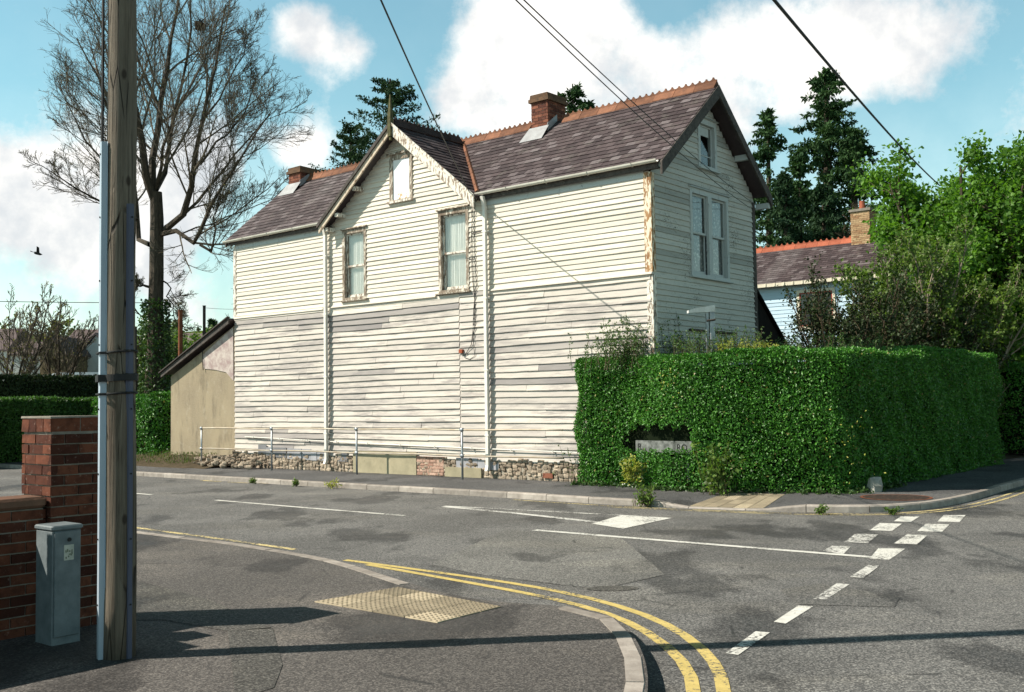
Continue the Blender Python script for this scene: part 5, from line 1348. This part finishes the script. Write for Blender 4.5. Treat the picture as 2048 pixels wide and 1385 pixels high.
trr = np.array([.50, .43, .37, .33, .31, .30, .29, .28, .25]); mb.tubes(tp[None], trr[None], 12); 
mb.tubes(P0, R0, 6)
mb.build('trunk', M['bark'], tree, loc=None); tree.children[0].matrix_parent_inverse = tree.matrix_world.inverted() if False else Matrix.Translation((-tb.x, -tb.y, -tb.z))
def child_world(o, t): o.matrix_parent_inverse = Matrix.Translation((-t.x, -t.y, -t.z)); return o
P1, R1 = grow(P0, R0, 10, .44, 48, .22, .12, 7, .08, rr=.45, upbend=.07); R1 = np.clip(R1, .014, .05)
P2, R2 = grow(P1, R1, 8, .55, 44, .15, .10, 6, .09, rr=.6, upbend=.05); R2 = np.clip(R2, .009, .022)
P3, R3 = grow(P2, R2, 6, .62, 40, .12, .10, 5, .10, rr=.6, upbend=.04); R3 = np.clip(R3, .006, .010)
P4, R4 = grow(P3, R3, 4, .60, 36, .10, .2, 4, .10, rr=.6, upbend=.03); R4 = np.clip(R4, .0045, .0065)
mb = MB(); mb.tubes(P1, R1, 4, rng.random(len(P1))); mb.tubes(P2, R2, 3, rng.random(len(P2))); mb.tubes(P3, R3, 3, rng.random(len(P3))); mb.tubes(P4, R4, 3, rng.random(len(P4))); child_world(mb.build('crown', M['twig_grey'], tree), tb)
sel = P4[rng.random(len(P4)) < .30][:, -1]; mb = MB(); mb.leaves(sel, .045, rng.random(len(sel)), .6); child_world(mb.build('buds', M['bud'], tree), tb)
mb = MB(); P = []
for _ in range(5200):
    z = random.random()**1.25*6.0+.3; a = random.random()*6.28; r = .62-.03*z+abs(random.gauss(0, .13))*(1.3-z*.12); c = at(311, 760, YT); P.append((c.x+math.cos(a)*r, YT+math.sin(a)*r, z))
mb.leaves(np.array(P), .13, rng.random(len(P)), .75); child_world(mb.build('ivy', M['ivy'], tree), tb)
nq = at(400, 53, YT-2.4); mb = MB(); mb.rock(tuple(nq), .22, .22, .17); q = rng.normal(size=(160, 3)); q /= np.linalg.norm(q, axis=1, keepdims=True); a = np.array(tuple(nq))+q*.2; mb.tubes(np.stack([a, a+rng.normal(0, .12, (160, 3))], 1), np.full((160, 2), .010), 3); tag(mb.build('bird_nest', M['nest']), 'bird nest of sticks high in the bare tree', 'nest')

def bare(px, py0, py1, Y, spread, name, lab, group=None, leafm=None, leafn=.5, twm=None, n0=7, r0=.13, leafs=.1):
    b = at(px, py0, Y); b.z = 0; top = at(px, py1, Y).z; t = thing(name, lab, 'tree', b, group=group)
    H = top; base = np.array([[0, 0, 0], [.02*H, 0, H*.1], [0, .02*H, H*.2], [.03*H, 0, H*.3]]) ; Pb = base[None]; Rb = np.array([[r0, r0*.85, r0*.75, r0*.6]])
    A, B = grow(Pb, Rb, n0, 2.0, 30, .5, .35, 6, .10, rr=.6); 
    # scale the limbs so the crown reaches the wanted height
    for i in range(len(A)):
        d = A[i]-A[i][0]; h = d[-1][2]; s_ = (H*.82-A[i][0][2])/max(h, .1)*random.uniform(.65, .95); A[i] = A[i][0]+d*np.array([s_*spread, s_*spread, s_])
    C1, D1 = grow(A, B, 8, .42, 38, .3, .12, 5, .12, rr=.5); C2, D2 = grow(C1, np.clip(D1, .012, .06), 6, .5, 38, .2, .15, 4, .14); C3, D3 = grow(C2, np.clip(D2, .008, .02), 5, .55, 40, .1, .15, 3, .18)
    D2 = np.clip(D2, .014, .022); D3 = np.clip(D3, .009, .013)
    mb = MB(); mb.tubes(Pb, Rb, 8); mb.tubes(A, B, 6); mb.build('trunk', M['bark'], t)
    mb = MB(); mb.tubes(C1, np.clip(D1, .012, .06), 4, rng.random(len(C1))); mb.tubes(C2, D2, 3, rng.random(len(C2))); mb.tubes(C3, D3, 3, rng.random(len(C3)))
    mb.build('crown', twm or M['twig'], t)
    if leafm:
        e = np.concatenate([C3[:, -1], C3[:, 1]]); e = e[rng.random(len(e)) < leafn]; mb = MB(); mb.leaves(e, leafs, rng.random(len(e)), .7); mb.build('leaves', leafm, t)
    return t
bare(110, 800, 548, 50, 1.0, 'bare_tree', 'small bare tree with several stems in front of the white terrace on the left', None, M['bud'], .08, M['twig_grey'], leafs=.08)
bare(20, 800, 530, 46, 1.1, 'bare_tree', 'bare tree with faint green buds at the left edge of the photo', None, M['bud'], .25, M['twig_grey'], leafs=.09)
bare(-130, 800, 480, 44, 1.1, 'bare_tree', 'bare tree beyond the left edge behind the gate pillar', None, M['bud'], .3)
bare(1755, 700, 300, 52, .6, 'bare_tree', 'thin bare birch showing between the dark conifers and the maple', None)
bare(545, 800, 375, 60, .8, 'bare_tree', 'bare tree just behind the left end of the roof', None)
bare(262, 800, 600, 47, .8, 'bare_tree', 'slender leaning bare tree beside the ivy-clad trunk', None, M['bud'], .4)

def conifer(px, pyb, pyt, Y, R, lab, m=None, droop=.35, n=150, leaf=.16, per=70, top=.25, gap=.0, group=None, zbase=1.5):
    b = at(px, pyb, Y); H = at(px, pyt, Y).z; t = thing('conifer', lab, 'tree', (b.x, b.y, 0), group=group)
    mb = MB(); mb.tubes(np.array([[[0, 0, 0], [.05, 0, H*.3], [-.05, 0, H*.6], [0, 0, H*.85], [0, 0, H]]]), np.array([[.32, .26, .18, .08, .02]])*R/3.0, 8); mb.build('trunk', M['bark'], t)
    zz = zbase+(H-zbase)*rng.random(n)**.85; zz = np.sort(zz); f = (H-zz)/(H-zbase); ln = R*(f**.62*.92+.04)*rng.uniform(.45, 1.15, n)
    a = rng.random(n)*2*np.pi; D = np.stack([np.cos(a), np.sin(a), np.full(n, .25)], 1); k = 7; P = np.zeros((n, k, 3)); P[:, 0, 2] = zz
    for j in range(1, k):
        D2_ = D.copy(); D2_[:, 2] = .30-droop*2*(j/k)+.25*(j/k)**3; P[:, j] = P[:, j-1]+D2_*(ln/(k-1))[:, None]
    Rb = np.linspace(1, .2, k)[None]*(.02+.02*f[:, None]); mb = MB(); mb.tubes(P, Rb, 3)
    idx = np.repeat(np.arange(n), per); tt = rng.random(len(idx))**.65; s, T = interp(P[idx], tt); T /= np.linalg.norm(T, axis=1, keepdims=True)
    side = np.cross(T, np.array([0, 0, 1.0])); side /= (np.linalg.norm(side, axis=1, keepdims=True)+1e-9)
    wd = ln[idx]*.20*(1.05-tt)+.05
    Q = s+side*(rng.normal(0, 1, len(idx))*wd*.8)[:, None]; Q[:, 2] -= np.abs(rng.normal(0, 1, len(idx)))*wd*.55*(1 if droop > .2 else .4)
    cl = rng.random(n)[idx]*.6+rng.random(len(idx))*.4
    mb.leaves(Q, leaf, cl, .42, droop=((0, 0, -droop*1.5), .8)); mb.build('crown', [m or M['conifer']], t)
    return t
conifer(1668, 700, 138, 62, 6.0, 'tallest dark conifer behind the blue house, with an open pointed top', M['conifer2'], .40, 260, .30, 80)
conifer(1548, 700, 218, 60, 3.6, 'narrow dark conifer next to the side gable roof', M['conifer2'], .35, 170, .28, 75)
conifer(1610, 700, 300, 57, 3.4, 'shorter dark conifer between the narrow one and the tallest', M['conifer2'], .40, 170, .28, 75)
conifer(1720, 700, 260, 60, 4.6, 'dark conifer right of the tallest one, its top bent outward', M['conifer2'], .40, 200, .28, 75)
conifer(1580, 700, 350, 50, 2.8, 'low dark conifer filling the gap above the slate roof ridge', M['conifer'], .35, 170, .26, 70)
conifer(1655, 700, 370, 52, 3.2, 'low dark conifer behind the far brick chimney', M['conifer'], .35, 170, .26, 70)
conifer(785, 700, 158, 50, 7.0, 'dark layered fir behind the front gable', M['conifer'], .08, 190, .17, 120)
conifer(705, 700, 250, 52, 5.6, 'broad lower fir left of the front gable', M['conifer'], .08, 150, .17, 120)
conifer(1155, 700, 168, 48, 4.0, 'conifer tip showing above the ridge right of the chimney', M['conifer2'], .35, 150, .22, 70)
conifer(1186, 700, 205, 48, 2.0, 'small conifer tip beside the larger tip above the ridge', M['conifer2'], .35, 80, .22, 60)
conifer(425, 800, 640, 95, 1.6, 'small rounded dark conifer on the skyline beside the grey post', M['conifer'], .2, 90, .35, 50)

def reseed(k):
    global rng
    rng = np.random.default_rng(k); random.seed(k)
def leafy(px, pyb, pyt, Y, W_, lab, m, n0=9, leaf=.2, ln=8, tw=None, name='leafy_tree', cl=.35, r0=.22, cat='tree', up=.35, lv=3, base_frac=.12, z0=0, dens=1.0, squash=1.0):
    reseed(int(px*7+pyt)); b = at(px, pyb, Y); H = at(px, pyt, Y).z-z0; t = thing(name, lab, cat, (b.x, b.y, z0))
    Pb = np.array([[[0, 0, 0], [.01*H, 0, H*base_frac*.5], [0, .01*H, H*base_frac], [.02*H, 0, H*(base_frac+.15)]]]); Rb = np.array([[r0, r0*.9, r0*.8, r0*.6]])
    A, B = grow(Pb, Rb, n0, 2.0, 38, up, .3, 6, .14, rr=.6)
    for i in range(len(A)):
        d = A[i]-A[i][0]; h = max(d[-1][2], .3); s_ = (H-A[i][0][2])/h*random.uniform(.55, .92); q = d*s_; w = np.hypot(q[-1, 0], q[-1, 1]); 
        lim = W_/2*random.uniform(.5, .95); q[:, :2] *= (lim/max(w, .1) if w > lim or random.random() < .6 else 1); A[i] = A[i][0]+q
    C1, D1 = grow(A, B, 9, .36, 45, .2, .12, 5, .16, rr=.5); D1 = np.clip(D1, .012, .06)
    C2, D2 = grow(C1, D1, 6, .5, 45, .1, .1, 4, .2); D2 = np.clip(D2, .007, .02)
    mb = MB(); mb.tubes(Pb, Rb, 8); mb.tubes(A, B, 5); mb.build('trunk', tw or M['bark'], t)
    mb = MB(); mb.tubes(C1, D1, 4, rng.random(len(C1))); mb.tubes(C2, D2, 3, rng.random(len(C2))); mb.build('branches', tw or M['twig'], t)
    nb = len(C2); idx = np.repeat(np.arange(nb), ln); s, _ = interp(C2[idx], rng.random(len(idx))**.6); s = s+rng.normal(0, cl, s.shape)*.6; kp = rng.random(len(idx)) < dens; s = s[kp]
    r = np.clip(rng.random(nb)[idx][kp]*.6+rng.random(len(s))*.4, 0, 1); mb = MB(); mb.leaves(s, leaf, r, .75, nrm=np.array([0, 0, 1.0]), nj=1.0); mb.build('leaves', m, t); return t
leafy(1940, 700, 300, 34, 6.2, 'bright green maple in fresh leaf filling the right side', M['maple'], 22, .16, 60, name='maple_tree', cl=.34, up=.45)
leafy(2090, 700, 290, 33, 5.5, 'bright green maple at the right edge of the photo', M['maple'], 16, .16, 45, name='maple_tree', cl=.32)
leafy(1830, 700, 455, 29.5, 4.2, 'tangled scrubby tree with pale twigs and sparse new leaves in front of the blue house', M['scrub'], 20, .11, 20, M['pale_twig'], 'scrub_tree', .12, .12, up=.2, base_frac=.05)
leafy(1920, 700, 470, 29.5, 4.6, 'tangled twiggy shrub tree under the maple', M['scrub'], 20, .11, 20, M['pale_twig'], 'scrub_tree', .12, .12, up=.15, base_frac=.05)
leafy(1705, 700, 530, 26.5, 3.3, 'dark twiggy bush hiding the blue house window', M['darkleaf'], 18, .08, 14, M['twig'], 'dark_bush', .14, .08, 'bush', .1, base_frac=.03)
leafy(1780, 700, 590, 27.5, 3.6, 'dark dense bush at the foot of the scrubby tree', M['darkleaf'], 18, .09, 18, M['twig'], 'dark_bush', .16, .08, 'bush', .1, base_frac=.03)
leafy(1880, 700, 580, 29.5, 4.4, 'dark dense bush behind the far end of the hedge', M['darkleaf'], 18, .09, 20, M['twig'], 'dark_bush', .16, .08, 'bush', .1, base_frac=.03)
leafy(2060, 700, 560, 38.0, 6.0, 'dark dense bush at the right edge above the second hedge', M['darkleaf'], 18, .10, 16, M['twig'], 'dark_bush', .2, .08, 'bush', .1, base_frac=.03)

# ================================================================ BLUE HOUSE
BY = 20.8; bh = thing('blue_house', 'pale blue weatherboarded house with slate roof and red ridge tiles beyond the garden', 'house', HL(0, BY), TH)
bx0, bx1 = -12.5, 2.2; eV = 6.15; rV = 7.86
mb = MB(); mb.box(bx0, bx1, 0, 4.4, 0, eV); mb.prism([(bx1, 0, eV), (bx1, 4.4, eV), (bx1, 2.2, rV-.1)], (-.12, 0, 0)); mb.build('wall_core', M['whitewall'], bh)
mb = MB(); z = .5
W1 = (-6.42, -4.9, 4.35, 5.85); W2 = (-1.6, -.4, 4.35, 5.85)
while z < eV-.1:
    iv = [(bx0, bx1)]
    for h in (W1, W2):
        if z+.14 > h[2] and z < h[3]: iv = sub(iv, h[0], h[1])
    for a, b in iv: board(mb, a, b, z, .15, random.random()*.9, .001, .024)
    z += .15
mb.build('front_wall', M['bluewood'], bh)
for k, h in enumerate((W1, W2)):
    mb = MB(); frame_bars(mb, h[0], h[1], h[2], h[3], .10, -.06, .0); fo = mb.build('window', M['cream'], bh); mb = MB(); frame_bars(mb, h[0]+.10, h[1]-.10, h[2]+.1, h[3]-.1, .05, -.045, -.0); mb.build('sash', M['red_paint'], fo)
    mb = MB(); mb.box(h[0]+.15, h[1]-.15, -.02, -.005, h[2]+.15, h[3]-.15); mb.build('pane', M['blackglass'], fo)
Vd = Vector((0, 2.2+.3, rV-eV)); Ls = Vd.length; Vd.normalize(); slates(Vector((0, -.3, eV+.02)), U, Vd, [(bx0-.2, 0), (bx1+.2, 0), (bx1+.2, Ls), (bx0-.2, Ls)], .17, .24).build('roof_slope', M['slate'], bh)
Vd = Vector((0, -2.5, rV-eV)).normalized(); slates(Vector((0, 4.7, eV+.02)), U, Vd, [(bx0-.2, 0), (bx1+.2, 0), (bx1+.2, Ls), (bx0-.2, Ls)], .5, .6).build('roof_slope', M['slate'], bh)
rtile = simple('red_ridge_tile', (.42, .13, .075), (.32, .09, .05), 7, .85, .2, rv=.25)
ridge((bx0-.2, 2.2, rV+.07), (-5.0, 2.2, rV+.07), None, .17, .13, .20).build('ridge_tiles', rtile, bh); ridge((-4.15, 2.2, rV+.07), (bx1, 2.2, rV+.07), None, .17, .13, .20).build('ridge_tiles', rtile, bh)
mb = MB(); mb.box(bx0-.2, bx1+.2, -.40, -.30, eV-.10, eV+.03); mb.build('gutter', M['cream'], bh)
mb = MB(); x = bx0
while x < bx1: mb.box(x, x+.05, -.425, -.402, eV-.09, eV+.035); x += .38
each(mb, 'gutter_bracket', M['cream'], bh)
st = brick_stack(-4.95, -4.2, 1.85, 2.55, rV-.3, 8.95, bh, 'chimney', [m_brick('yellow_brick', (.30, .17, .09), (.52, .38, .22)), M['mortar']])
mb = MB(); mb.box(-5.0, -4.15, 1.8, 2.6, 8.95, 9.05); mb.build('cap', M['mortar'], st)
mb = MB(); mb.tube([(-4.6, 2.2, 9.03), (-4.6, 2.2, 9.4)], [.13, .10], 12); mb.build('chimney_pot', rtile, st)

# ================================================================ LEFT BACKGROUND
# raised garden ground, long hedges
hA = [HL(-32, -.1), HL(-17.4, .3)]
ha0 = at(-120, 800, 30); ha1 = at(300, 800, 38)
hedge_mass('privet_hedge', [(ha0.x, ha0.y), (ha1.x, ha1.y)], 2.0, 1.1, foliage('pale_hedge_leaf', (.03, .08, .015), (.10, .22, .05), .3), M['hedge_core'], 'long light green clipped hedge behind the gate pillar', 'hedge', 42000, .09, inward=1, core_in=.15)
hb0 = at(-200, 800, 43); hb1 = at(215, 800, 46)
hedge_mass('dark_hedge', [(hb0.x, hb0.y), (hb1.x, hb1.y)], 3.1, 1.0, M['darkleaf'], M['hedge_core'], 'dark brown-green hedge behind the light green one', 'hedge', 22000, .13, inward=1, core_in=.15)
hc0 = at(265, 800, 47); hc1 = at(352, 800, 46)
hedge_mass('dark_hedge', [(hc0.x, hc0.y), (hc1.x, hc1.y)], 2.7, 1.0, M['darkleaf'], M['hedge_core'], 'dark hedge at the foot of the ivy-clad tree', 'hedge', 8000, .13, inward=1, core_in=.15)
pq = HL(-17.3, .1)
db0 = HL(-17.6, -.3); db1 = HL(-16.9, .1); db2 = HL(-16.95, 3)
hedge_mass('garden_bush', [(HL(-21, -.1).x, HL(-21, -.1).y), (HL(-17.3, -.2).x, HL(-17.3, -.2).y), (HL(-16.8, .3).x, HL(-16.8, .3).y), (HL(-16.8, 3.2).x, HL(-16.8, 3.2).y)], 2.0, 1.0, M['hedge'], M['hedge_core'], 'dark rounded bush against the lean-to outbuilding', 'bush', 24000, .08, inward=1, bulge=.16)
# corrugated shed roof beside the lean-to
sh = thing('garden_shed', 'low shed with rusty corrugated sheet roof left of the lean-to', 'shed', HL(-17.6, .9), TH)
mb = MB(); mb.box(-1.5, .9, .1, 2.0, 0, 1.85); mb.build('wall', M['stump'], sh)
mb = MB(); vs = []; n = 60
for i in range(n+1): x = -1.7+2.9*i/n; z = .025*math.sin(i*1.05*2)+2.05+.06*(i/n); vs += [(x, -.2, z-.12), (x, 2.2, z+.12)]
mb.add(vs, [(2*i, 2*i+2, 2*i+3, 2*i+1) for i in range(n)], .5); mb.build('roof', M['corr'], sh)
# posts
for (x, y, Y, m, lab, r) in ((361, 622, 40, 'rust', 'rusty brown steel post behind the lean-to roof', .085), (408.5, 613, 44, 'stump', 'thin dark post right of the rusty one above the lean-to roof', .062), (270, 656, 43, 'stump', 'short dark post just right of the utility pole', .08)):
    p = at(x, y, Y); t = thing('post', lab, 'post', (p.x, p.y, 0)); mb = MB(); mb.tube([(0, 0, 0), (0, 0, p.z)], r, 10); mb.build('shaft', M[m], t); mb = MB(); mb.tube([(0, 0, p.z), (0, 0, p.z+.03)], r*1.2, 10); mb.build('cap', M[m], t)
# white terrace far left
def far_house(x0, x1, ytop_e, ytop_r, Y, wm, lab, gable=False, wins=(), dy=6, rm=None, chim=None):
    a = at(x0, 800, Y); b = at(x1, 800, Y); h = thing('far_house', lab, 'house', (a.x, a.y, 0), math.atan2(b.y-a.y, b.x-a.x)); L = (b-a).length; ze = at(x0, ytop_e, Y).z; zr = at(x0, ytop_r, Y).z
    mb = MB(); mb.box(0, L, 0, dy, 0, ze)
    if gable: mb.prism([(0, 0, ze), (L, 0, ze), (L/2, 0, zr)], (0, .3, 0))
    mb.build('wall', wm, h); mb = MB()
    if gable: mb.prism([(-.3, -.2, ze-.1), (L/2, -.2, zr+.05), (L/2, -.2, zr+.25), (-.3, -.2, ze+.1)], (0, dy, 0)); mb.prism([(L+.3, -.2, ze-.1), (L/2, -.2, zr+.05), (L/2, -.2, zr+.25), (L+.3, -.2, ze+.1)], (0, dy, 0))
    else: mb.prism([(-.2, -.3, ze), (-.2, -.3, ze+.15), (-.2, dy/2, zr), (-.2, dy+.3, ze+.15), (-.2, dy+.3, ze)], (L+.4, 0, 0))
    rf = mb.build('roof', rm or M['far_roof'], h)
    if chim: mb = MB(); mb.box(L*chim-.4, L*chim+.4, dy/2-.4, dy/2+.4, zr-.5, zr+1.2); mb.build('chimney', M['brick'], rf)
    for (u, w, z0, z1) in wins:
        mb = MB(); frame_bars(mb, u*L, u*L+w, z0, z1, .10, -.06, .0); fo = mb.build('window', M['whitewall'], h); mb = MB(); mb.box(u*L+.1, u*L+w-.1, -.03, -.01, z0+.1, z1-.1); mb.build('pane', M['blackglass'], fo)
    return h
far_house(125, 205, 700, 655, 92, M['whitewall'], 'white terraced house with dark slate roof behind the bare tree on the left', wins=((.12, 1.0, 3.5, 5.3), (.55, .9, 3.5, 5.3), (.1, 1.2, .8, 2.2), (.6, 1.0, .8, 2.2)), chim=.7)
far_house(168, 215, 700, 672, 89, M['whitewall'], 'white gabled house front half hidden by the utility pole', gable=True, wins=((.55, .9, 3.4, 5.2),))
far_house(80, 124, 708, 676, 84, M['brownwall'], 'brown gabled house between the white ones on the left', gable=True)
far_house(20, 79, 712, 680, 90, M['whitewall'], 'low white house at the left edge behind the twigs', wins=((.3, 1.2, 3.0, 4.6), (.7, 1.0, 3.0, 4.6)))
far_house(-120, 12, 705, 655, 95, M['whitewall'], 'white house beyond the left edge', wins=((.3, 1.2, 3.0, 4.6), (.7, 1.0, 3.0, 4.6)))
far_house(345, 480, 690, 662, 130, M['whitewall'], 'long low house with reddish roof on the hillside left of the white house', dy=9)
# vans and cars parked in front of the terrace
def car(px, py, Y, L, H, lab, kind='van', rz=0):
    p = at(px, py, Y); z0 = p.z-H; c = thing('parked_'+kind, lab, kind, (p.x, p.y, z0), rz); w = 1.8
    if kind == 'van': prof = [(-L/2, .3), (-L/2, H*.62), (-L/2+.1, H*.7), (-L/2+.9, H*.97), (-L/2+1.2, H), (L/2-.1, H), (L/2, H-.15), (L/2, .3)]
    else: prof = [(-L/2, .3), (-L/2, H*.5), (-L/2+.9, H*.62), (-L/2+1.5, H*.97), (L/2-1.3, H), (L/2-.6, H*.66), (L/2, H*.6), (L/2, .3)]
    mb = MB(); mb.prism([(x, -w/2, z) for x, z in prof], (0, w, 0), .5); bo = mb.build('body', M['van'], c)
    mb = MB(); mb.prism([(-L/2+.95, -w/2-.01, H*.68), (-L/2+1.4, -w/2-.01, H*.92), (L/2-1.4, -w/2-.01, H*.92), (L/2-1.2, -w/2-.01, H*.68)], (0, w+.02, 0), .5); mb.build('side_window', M['blackglass'], bo)
    for x in (-L/2+.8, L/2-.8):
        for y in (-w/2, w/2-.2):
            mb = MB(); mb.tube([(x, y-.02, .32), (x, y+.22, .32)], .32, 16); mb.build('wheel', M['tyre'], c)
    return c
car(160, 746, 66, 4.6, 2.1, 'white box van parked before the white terrace', 'van', R_(10)); car(190, 757, 60, 4.0, 1.45, 'white car just left of the utility pole beside the van', 'car', R_(20)); car(85, 752, 64, 4.2, 1.5, 'pale car parked behind the small bare tree', 'car', R_(5))
mb = MB(); mb.quad((-200, 45, -.01), (-12, 45, -.01), (-5, 75, 0.0), (-200, 75, 0.0)); mb.prism([(-90, 52, .0), (-14, 52, .0), (-14, 52, 2.1), (-90, 52, 2.1)], (0, 30, .4), .5); struct('car_park', mb, M['pave_far'])
# wooded hill on the skyline
def hill(name, pts, Y, m, lab, n, leaf, thick=40):
    P = []; mb = MB(); vs = []; K = 80
    xs = np.linspace(pts[0][0], pts[-1][0], K); ys = np.interp(xs, [p[0] for p in pts], [p[1] for p in pts])
    for x, y in zip(xs, ys): p = at(x, y, Y); vs += [(p.x, Y-thick, 0), (p.x, Y-thick*.2, p.z*.9), (p.x, Y+thick, p.z*.9), (p.x, Y+thick*1.6, 0)]
    mb.add(vs, [(i*4+j, (i+1)*4+j, (i+1)*4+j+1, i*4+j+1) for i in range(K-1) for j in range(3)], .5); struct(name, mb, M['ground'])
    i = rng.integers(0, K, n); cx = np.array([at(xs[k], ys[k], Y).x for k in range(K)]); cz = np.array([at(xs[k], ys[k], Y).z for k in range(K)])
    # tree-sized clumps
    nc = n//260; ci = rng.integers(0, K, nc); f = rng.random(nc); ctr = np.stack([cx[ci]+rng.normal(0, 3, nc), Y-thick*(1-f)*.9, cz[ci]*(.25+.72*f)], 1); hu = rng.random(nc); rad = rng.uniform(2.0, 4.2, nc)
    k = np.repeat(np.arange(nc), 260); d = rng.normal(size=(len(k), 3)); d /= np.linalg.norm(d, axis=1, keepdims=True); Q = ctr[k]+d*(rad[k]*rng.random(len(k))**.4)[:, None]*np.array([1, 1, .9])
    mb = MB(); mb.leaves(Q, leaf, np.clip(hu[k]*.8+rng.random(len(k))*.2, 0, 1), .8); tag(mb.build('woodland', m), lab, 'woodland', kind='stuff')
hill('hill', [(-500, 640), (-100, 655), (100, 655), (200, 668), (300, 662), (420, 648), (520, 655), (760, 700)], 240, foliage('spring_wood', (.05, .065, .02), (.17, .20, .07), .3, .7), 'spring woodland covering the far hill on the left skyline', 42000, 1.0)
leafy(455, 800, 690, 75, 8, 'light green round tree behind the rusty post', M['scrub'], 12, .30, 12, name='leafy_tree', cl=.5)
leafy(385, 800, 668, 85, 8, 'yellow-green spring tree left of the lean-to ridge', M['scrub'], 12, .30, 12, name='leafy_tree', cl=.5)
leafy(340, 800, 655, 60, 5, 'dark green shrubby tree right of the ivy-clad trunk', M['shrub'], 12, .20, 12, name='leafy_tree', cl=.4)
leafy(288, 800, 680, 49, 2.6, 'green bush behind the ivy-clad trunk', M['shrub'], 10, .14, 12, name='bush', cat='bush', cl=.3)
# far land on the right, beyond the gardens
leafy(2300, 760, 300, 40, 9, 'green tree beyond the right edge', M['maple'], 12, .26, 14, name='leafy_tree', cl=.4)

# ================================================================ WIRES, BIRD
def wire(p, q, r, sag, lab):
    p = Vector(p); q = Vector(q); n = 24; mb = MB(); mb.tube([p.lerp(q, i/n)+Vector((0, 0, -sag*4*(i/n)*(1-i/n))) for i in range(n+1)], r, 6, smooth_ if False else .5); return tag(mb.build('overhead_wire', M['cable']), lab, 'wire')
wire(at(700, -140, 9), HL(-4.45, -.22, 6.28), .011, .06, 'service wire coming down to the foot of the front gable')
wire(at(1440, -130, 8), at(1880, 372, 31), .017, .12, 'thick overhead wire crossing the sky down into the maple')
wire(at(985, -60, 8), HL(.04, 4.15, 6.1), .006, .10, 'upper of two thin wires running to the side gable')
wire(at(978, -52, 8), HL(.04, 4.1, 5.95), .006, .12, 'lower of two thin wires running to the side gable')
wire(at(-300, 596, 42), at(300, 606, 43.4), .014, .05, 'thin level wire across the left background trees')
wire(at(408.5, 616, 44), at(475, 619, 50), .008, .02, 'thin wire leaving the dark post toward the house')
q = at(75, 507, 40); bd = MB(); bd.rock((0, 0, 0), .16, .05, .05); bd.add([(-.05, 0, .02), (.07, 0, .02), (.02, .25, .10), (-.08, .28, .12)], [(0, 1, 2, 3)]); bd.add([(-.05, 0, .02), (.07, 0, .02), (.02, -.2, .16), (-.08, -.22, .18)], [(3, 2, 1, 0)]); bd.add([(-.14, -.02, 0), (-.14, .02, 0), (-.27, .04, .01), (-.27, -.04, .01)], [(0, 1, 2, 3)])
ob = bd.build('bird', M['black']); ob.location = q; ob.rotation_euler = (R_(-20), R_(15), .3); tag(ob, 'small dark bird flying in the sky on the left', 'bird')

# ================================================================ WEEDS along the kerbs
def weed(px, py, h, lab, m=None, n=14, z=0.02, leaf=.05, sp=.35):
    q = G(px, py, z); return shoots('weed', lab, 'weed', lambda: (q.x+random.gauss(0, h*.22), q.y+random.gauss(0, h*.12), z), n, h, m or M['scrub'], leaf, 10, spread=sp)
weed(1287, 1012, .34, 'leafy weed clump growing against the kerb end before the dropped crossing', n=26, leaf=.07)
weed(1644, 1027, .13, 'small weed at the kerb right of the crossing'); weed(1785, 1028, .10, 'tiny weed in a kerb joint below the manhole cover')
weed(592, 972, .14, 'small green weed at the kerb foot below the left downpipe'); weed(505, 967, .12, 'tiny weed at the far kerb, left'); weed(668, 976, .22, 'yellow-green weed on the kerb below the left downpipe', M['yellow_leaf'], 14)
weed(1112, 962, .22, 'weed by the orange brick in the plinth', M['shrub'], 16, .1)

# groups for the repeats
for o in list(COL.objects):
    if o.parent or 'category' not in o: continue
    for pre, g in (('conifer', 'conifers standing behind the houses'), ('overhead_wire', 'overhead wires'), ('weed', 'weeds along the kerbs'), ('far_house', 'far houses on the left'),
                   ('post', 'posts behind the lean-to'), ('dark_bush', 'dark bushes behind the hedge'), ('maple_tree', 'maples on the right'), ('bare_tree', 'bare trees'), ('privet_hedge', 'clipped hedges'),
                   ('dark_hedge', 'dark hedges on the left'), ('shrub', 'loose shrubs over the corner hedge'), ('yellow_sprig', 'yellow sprigs in the hedge'), ('scrub_tree', 'scrubby trees before the blue house'), ('leafy_tree', 'leafy background trees')):
        if o.name.split('.')[0] == pre: o['group'] = g
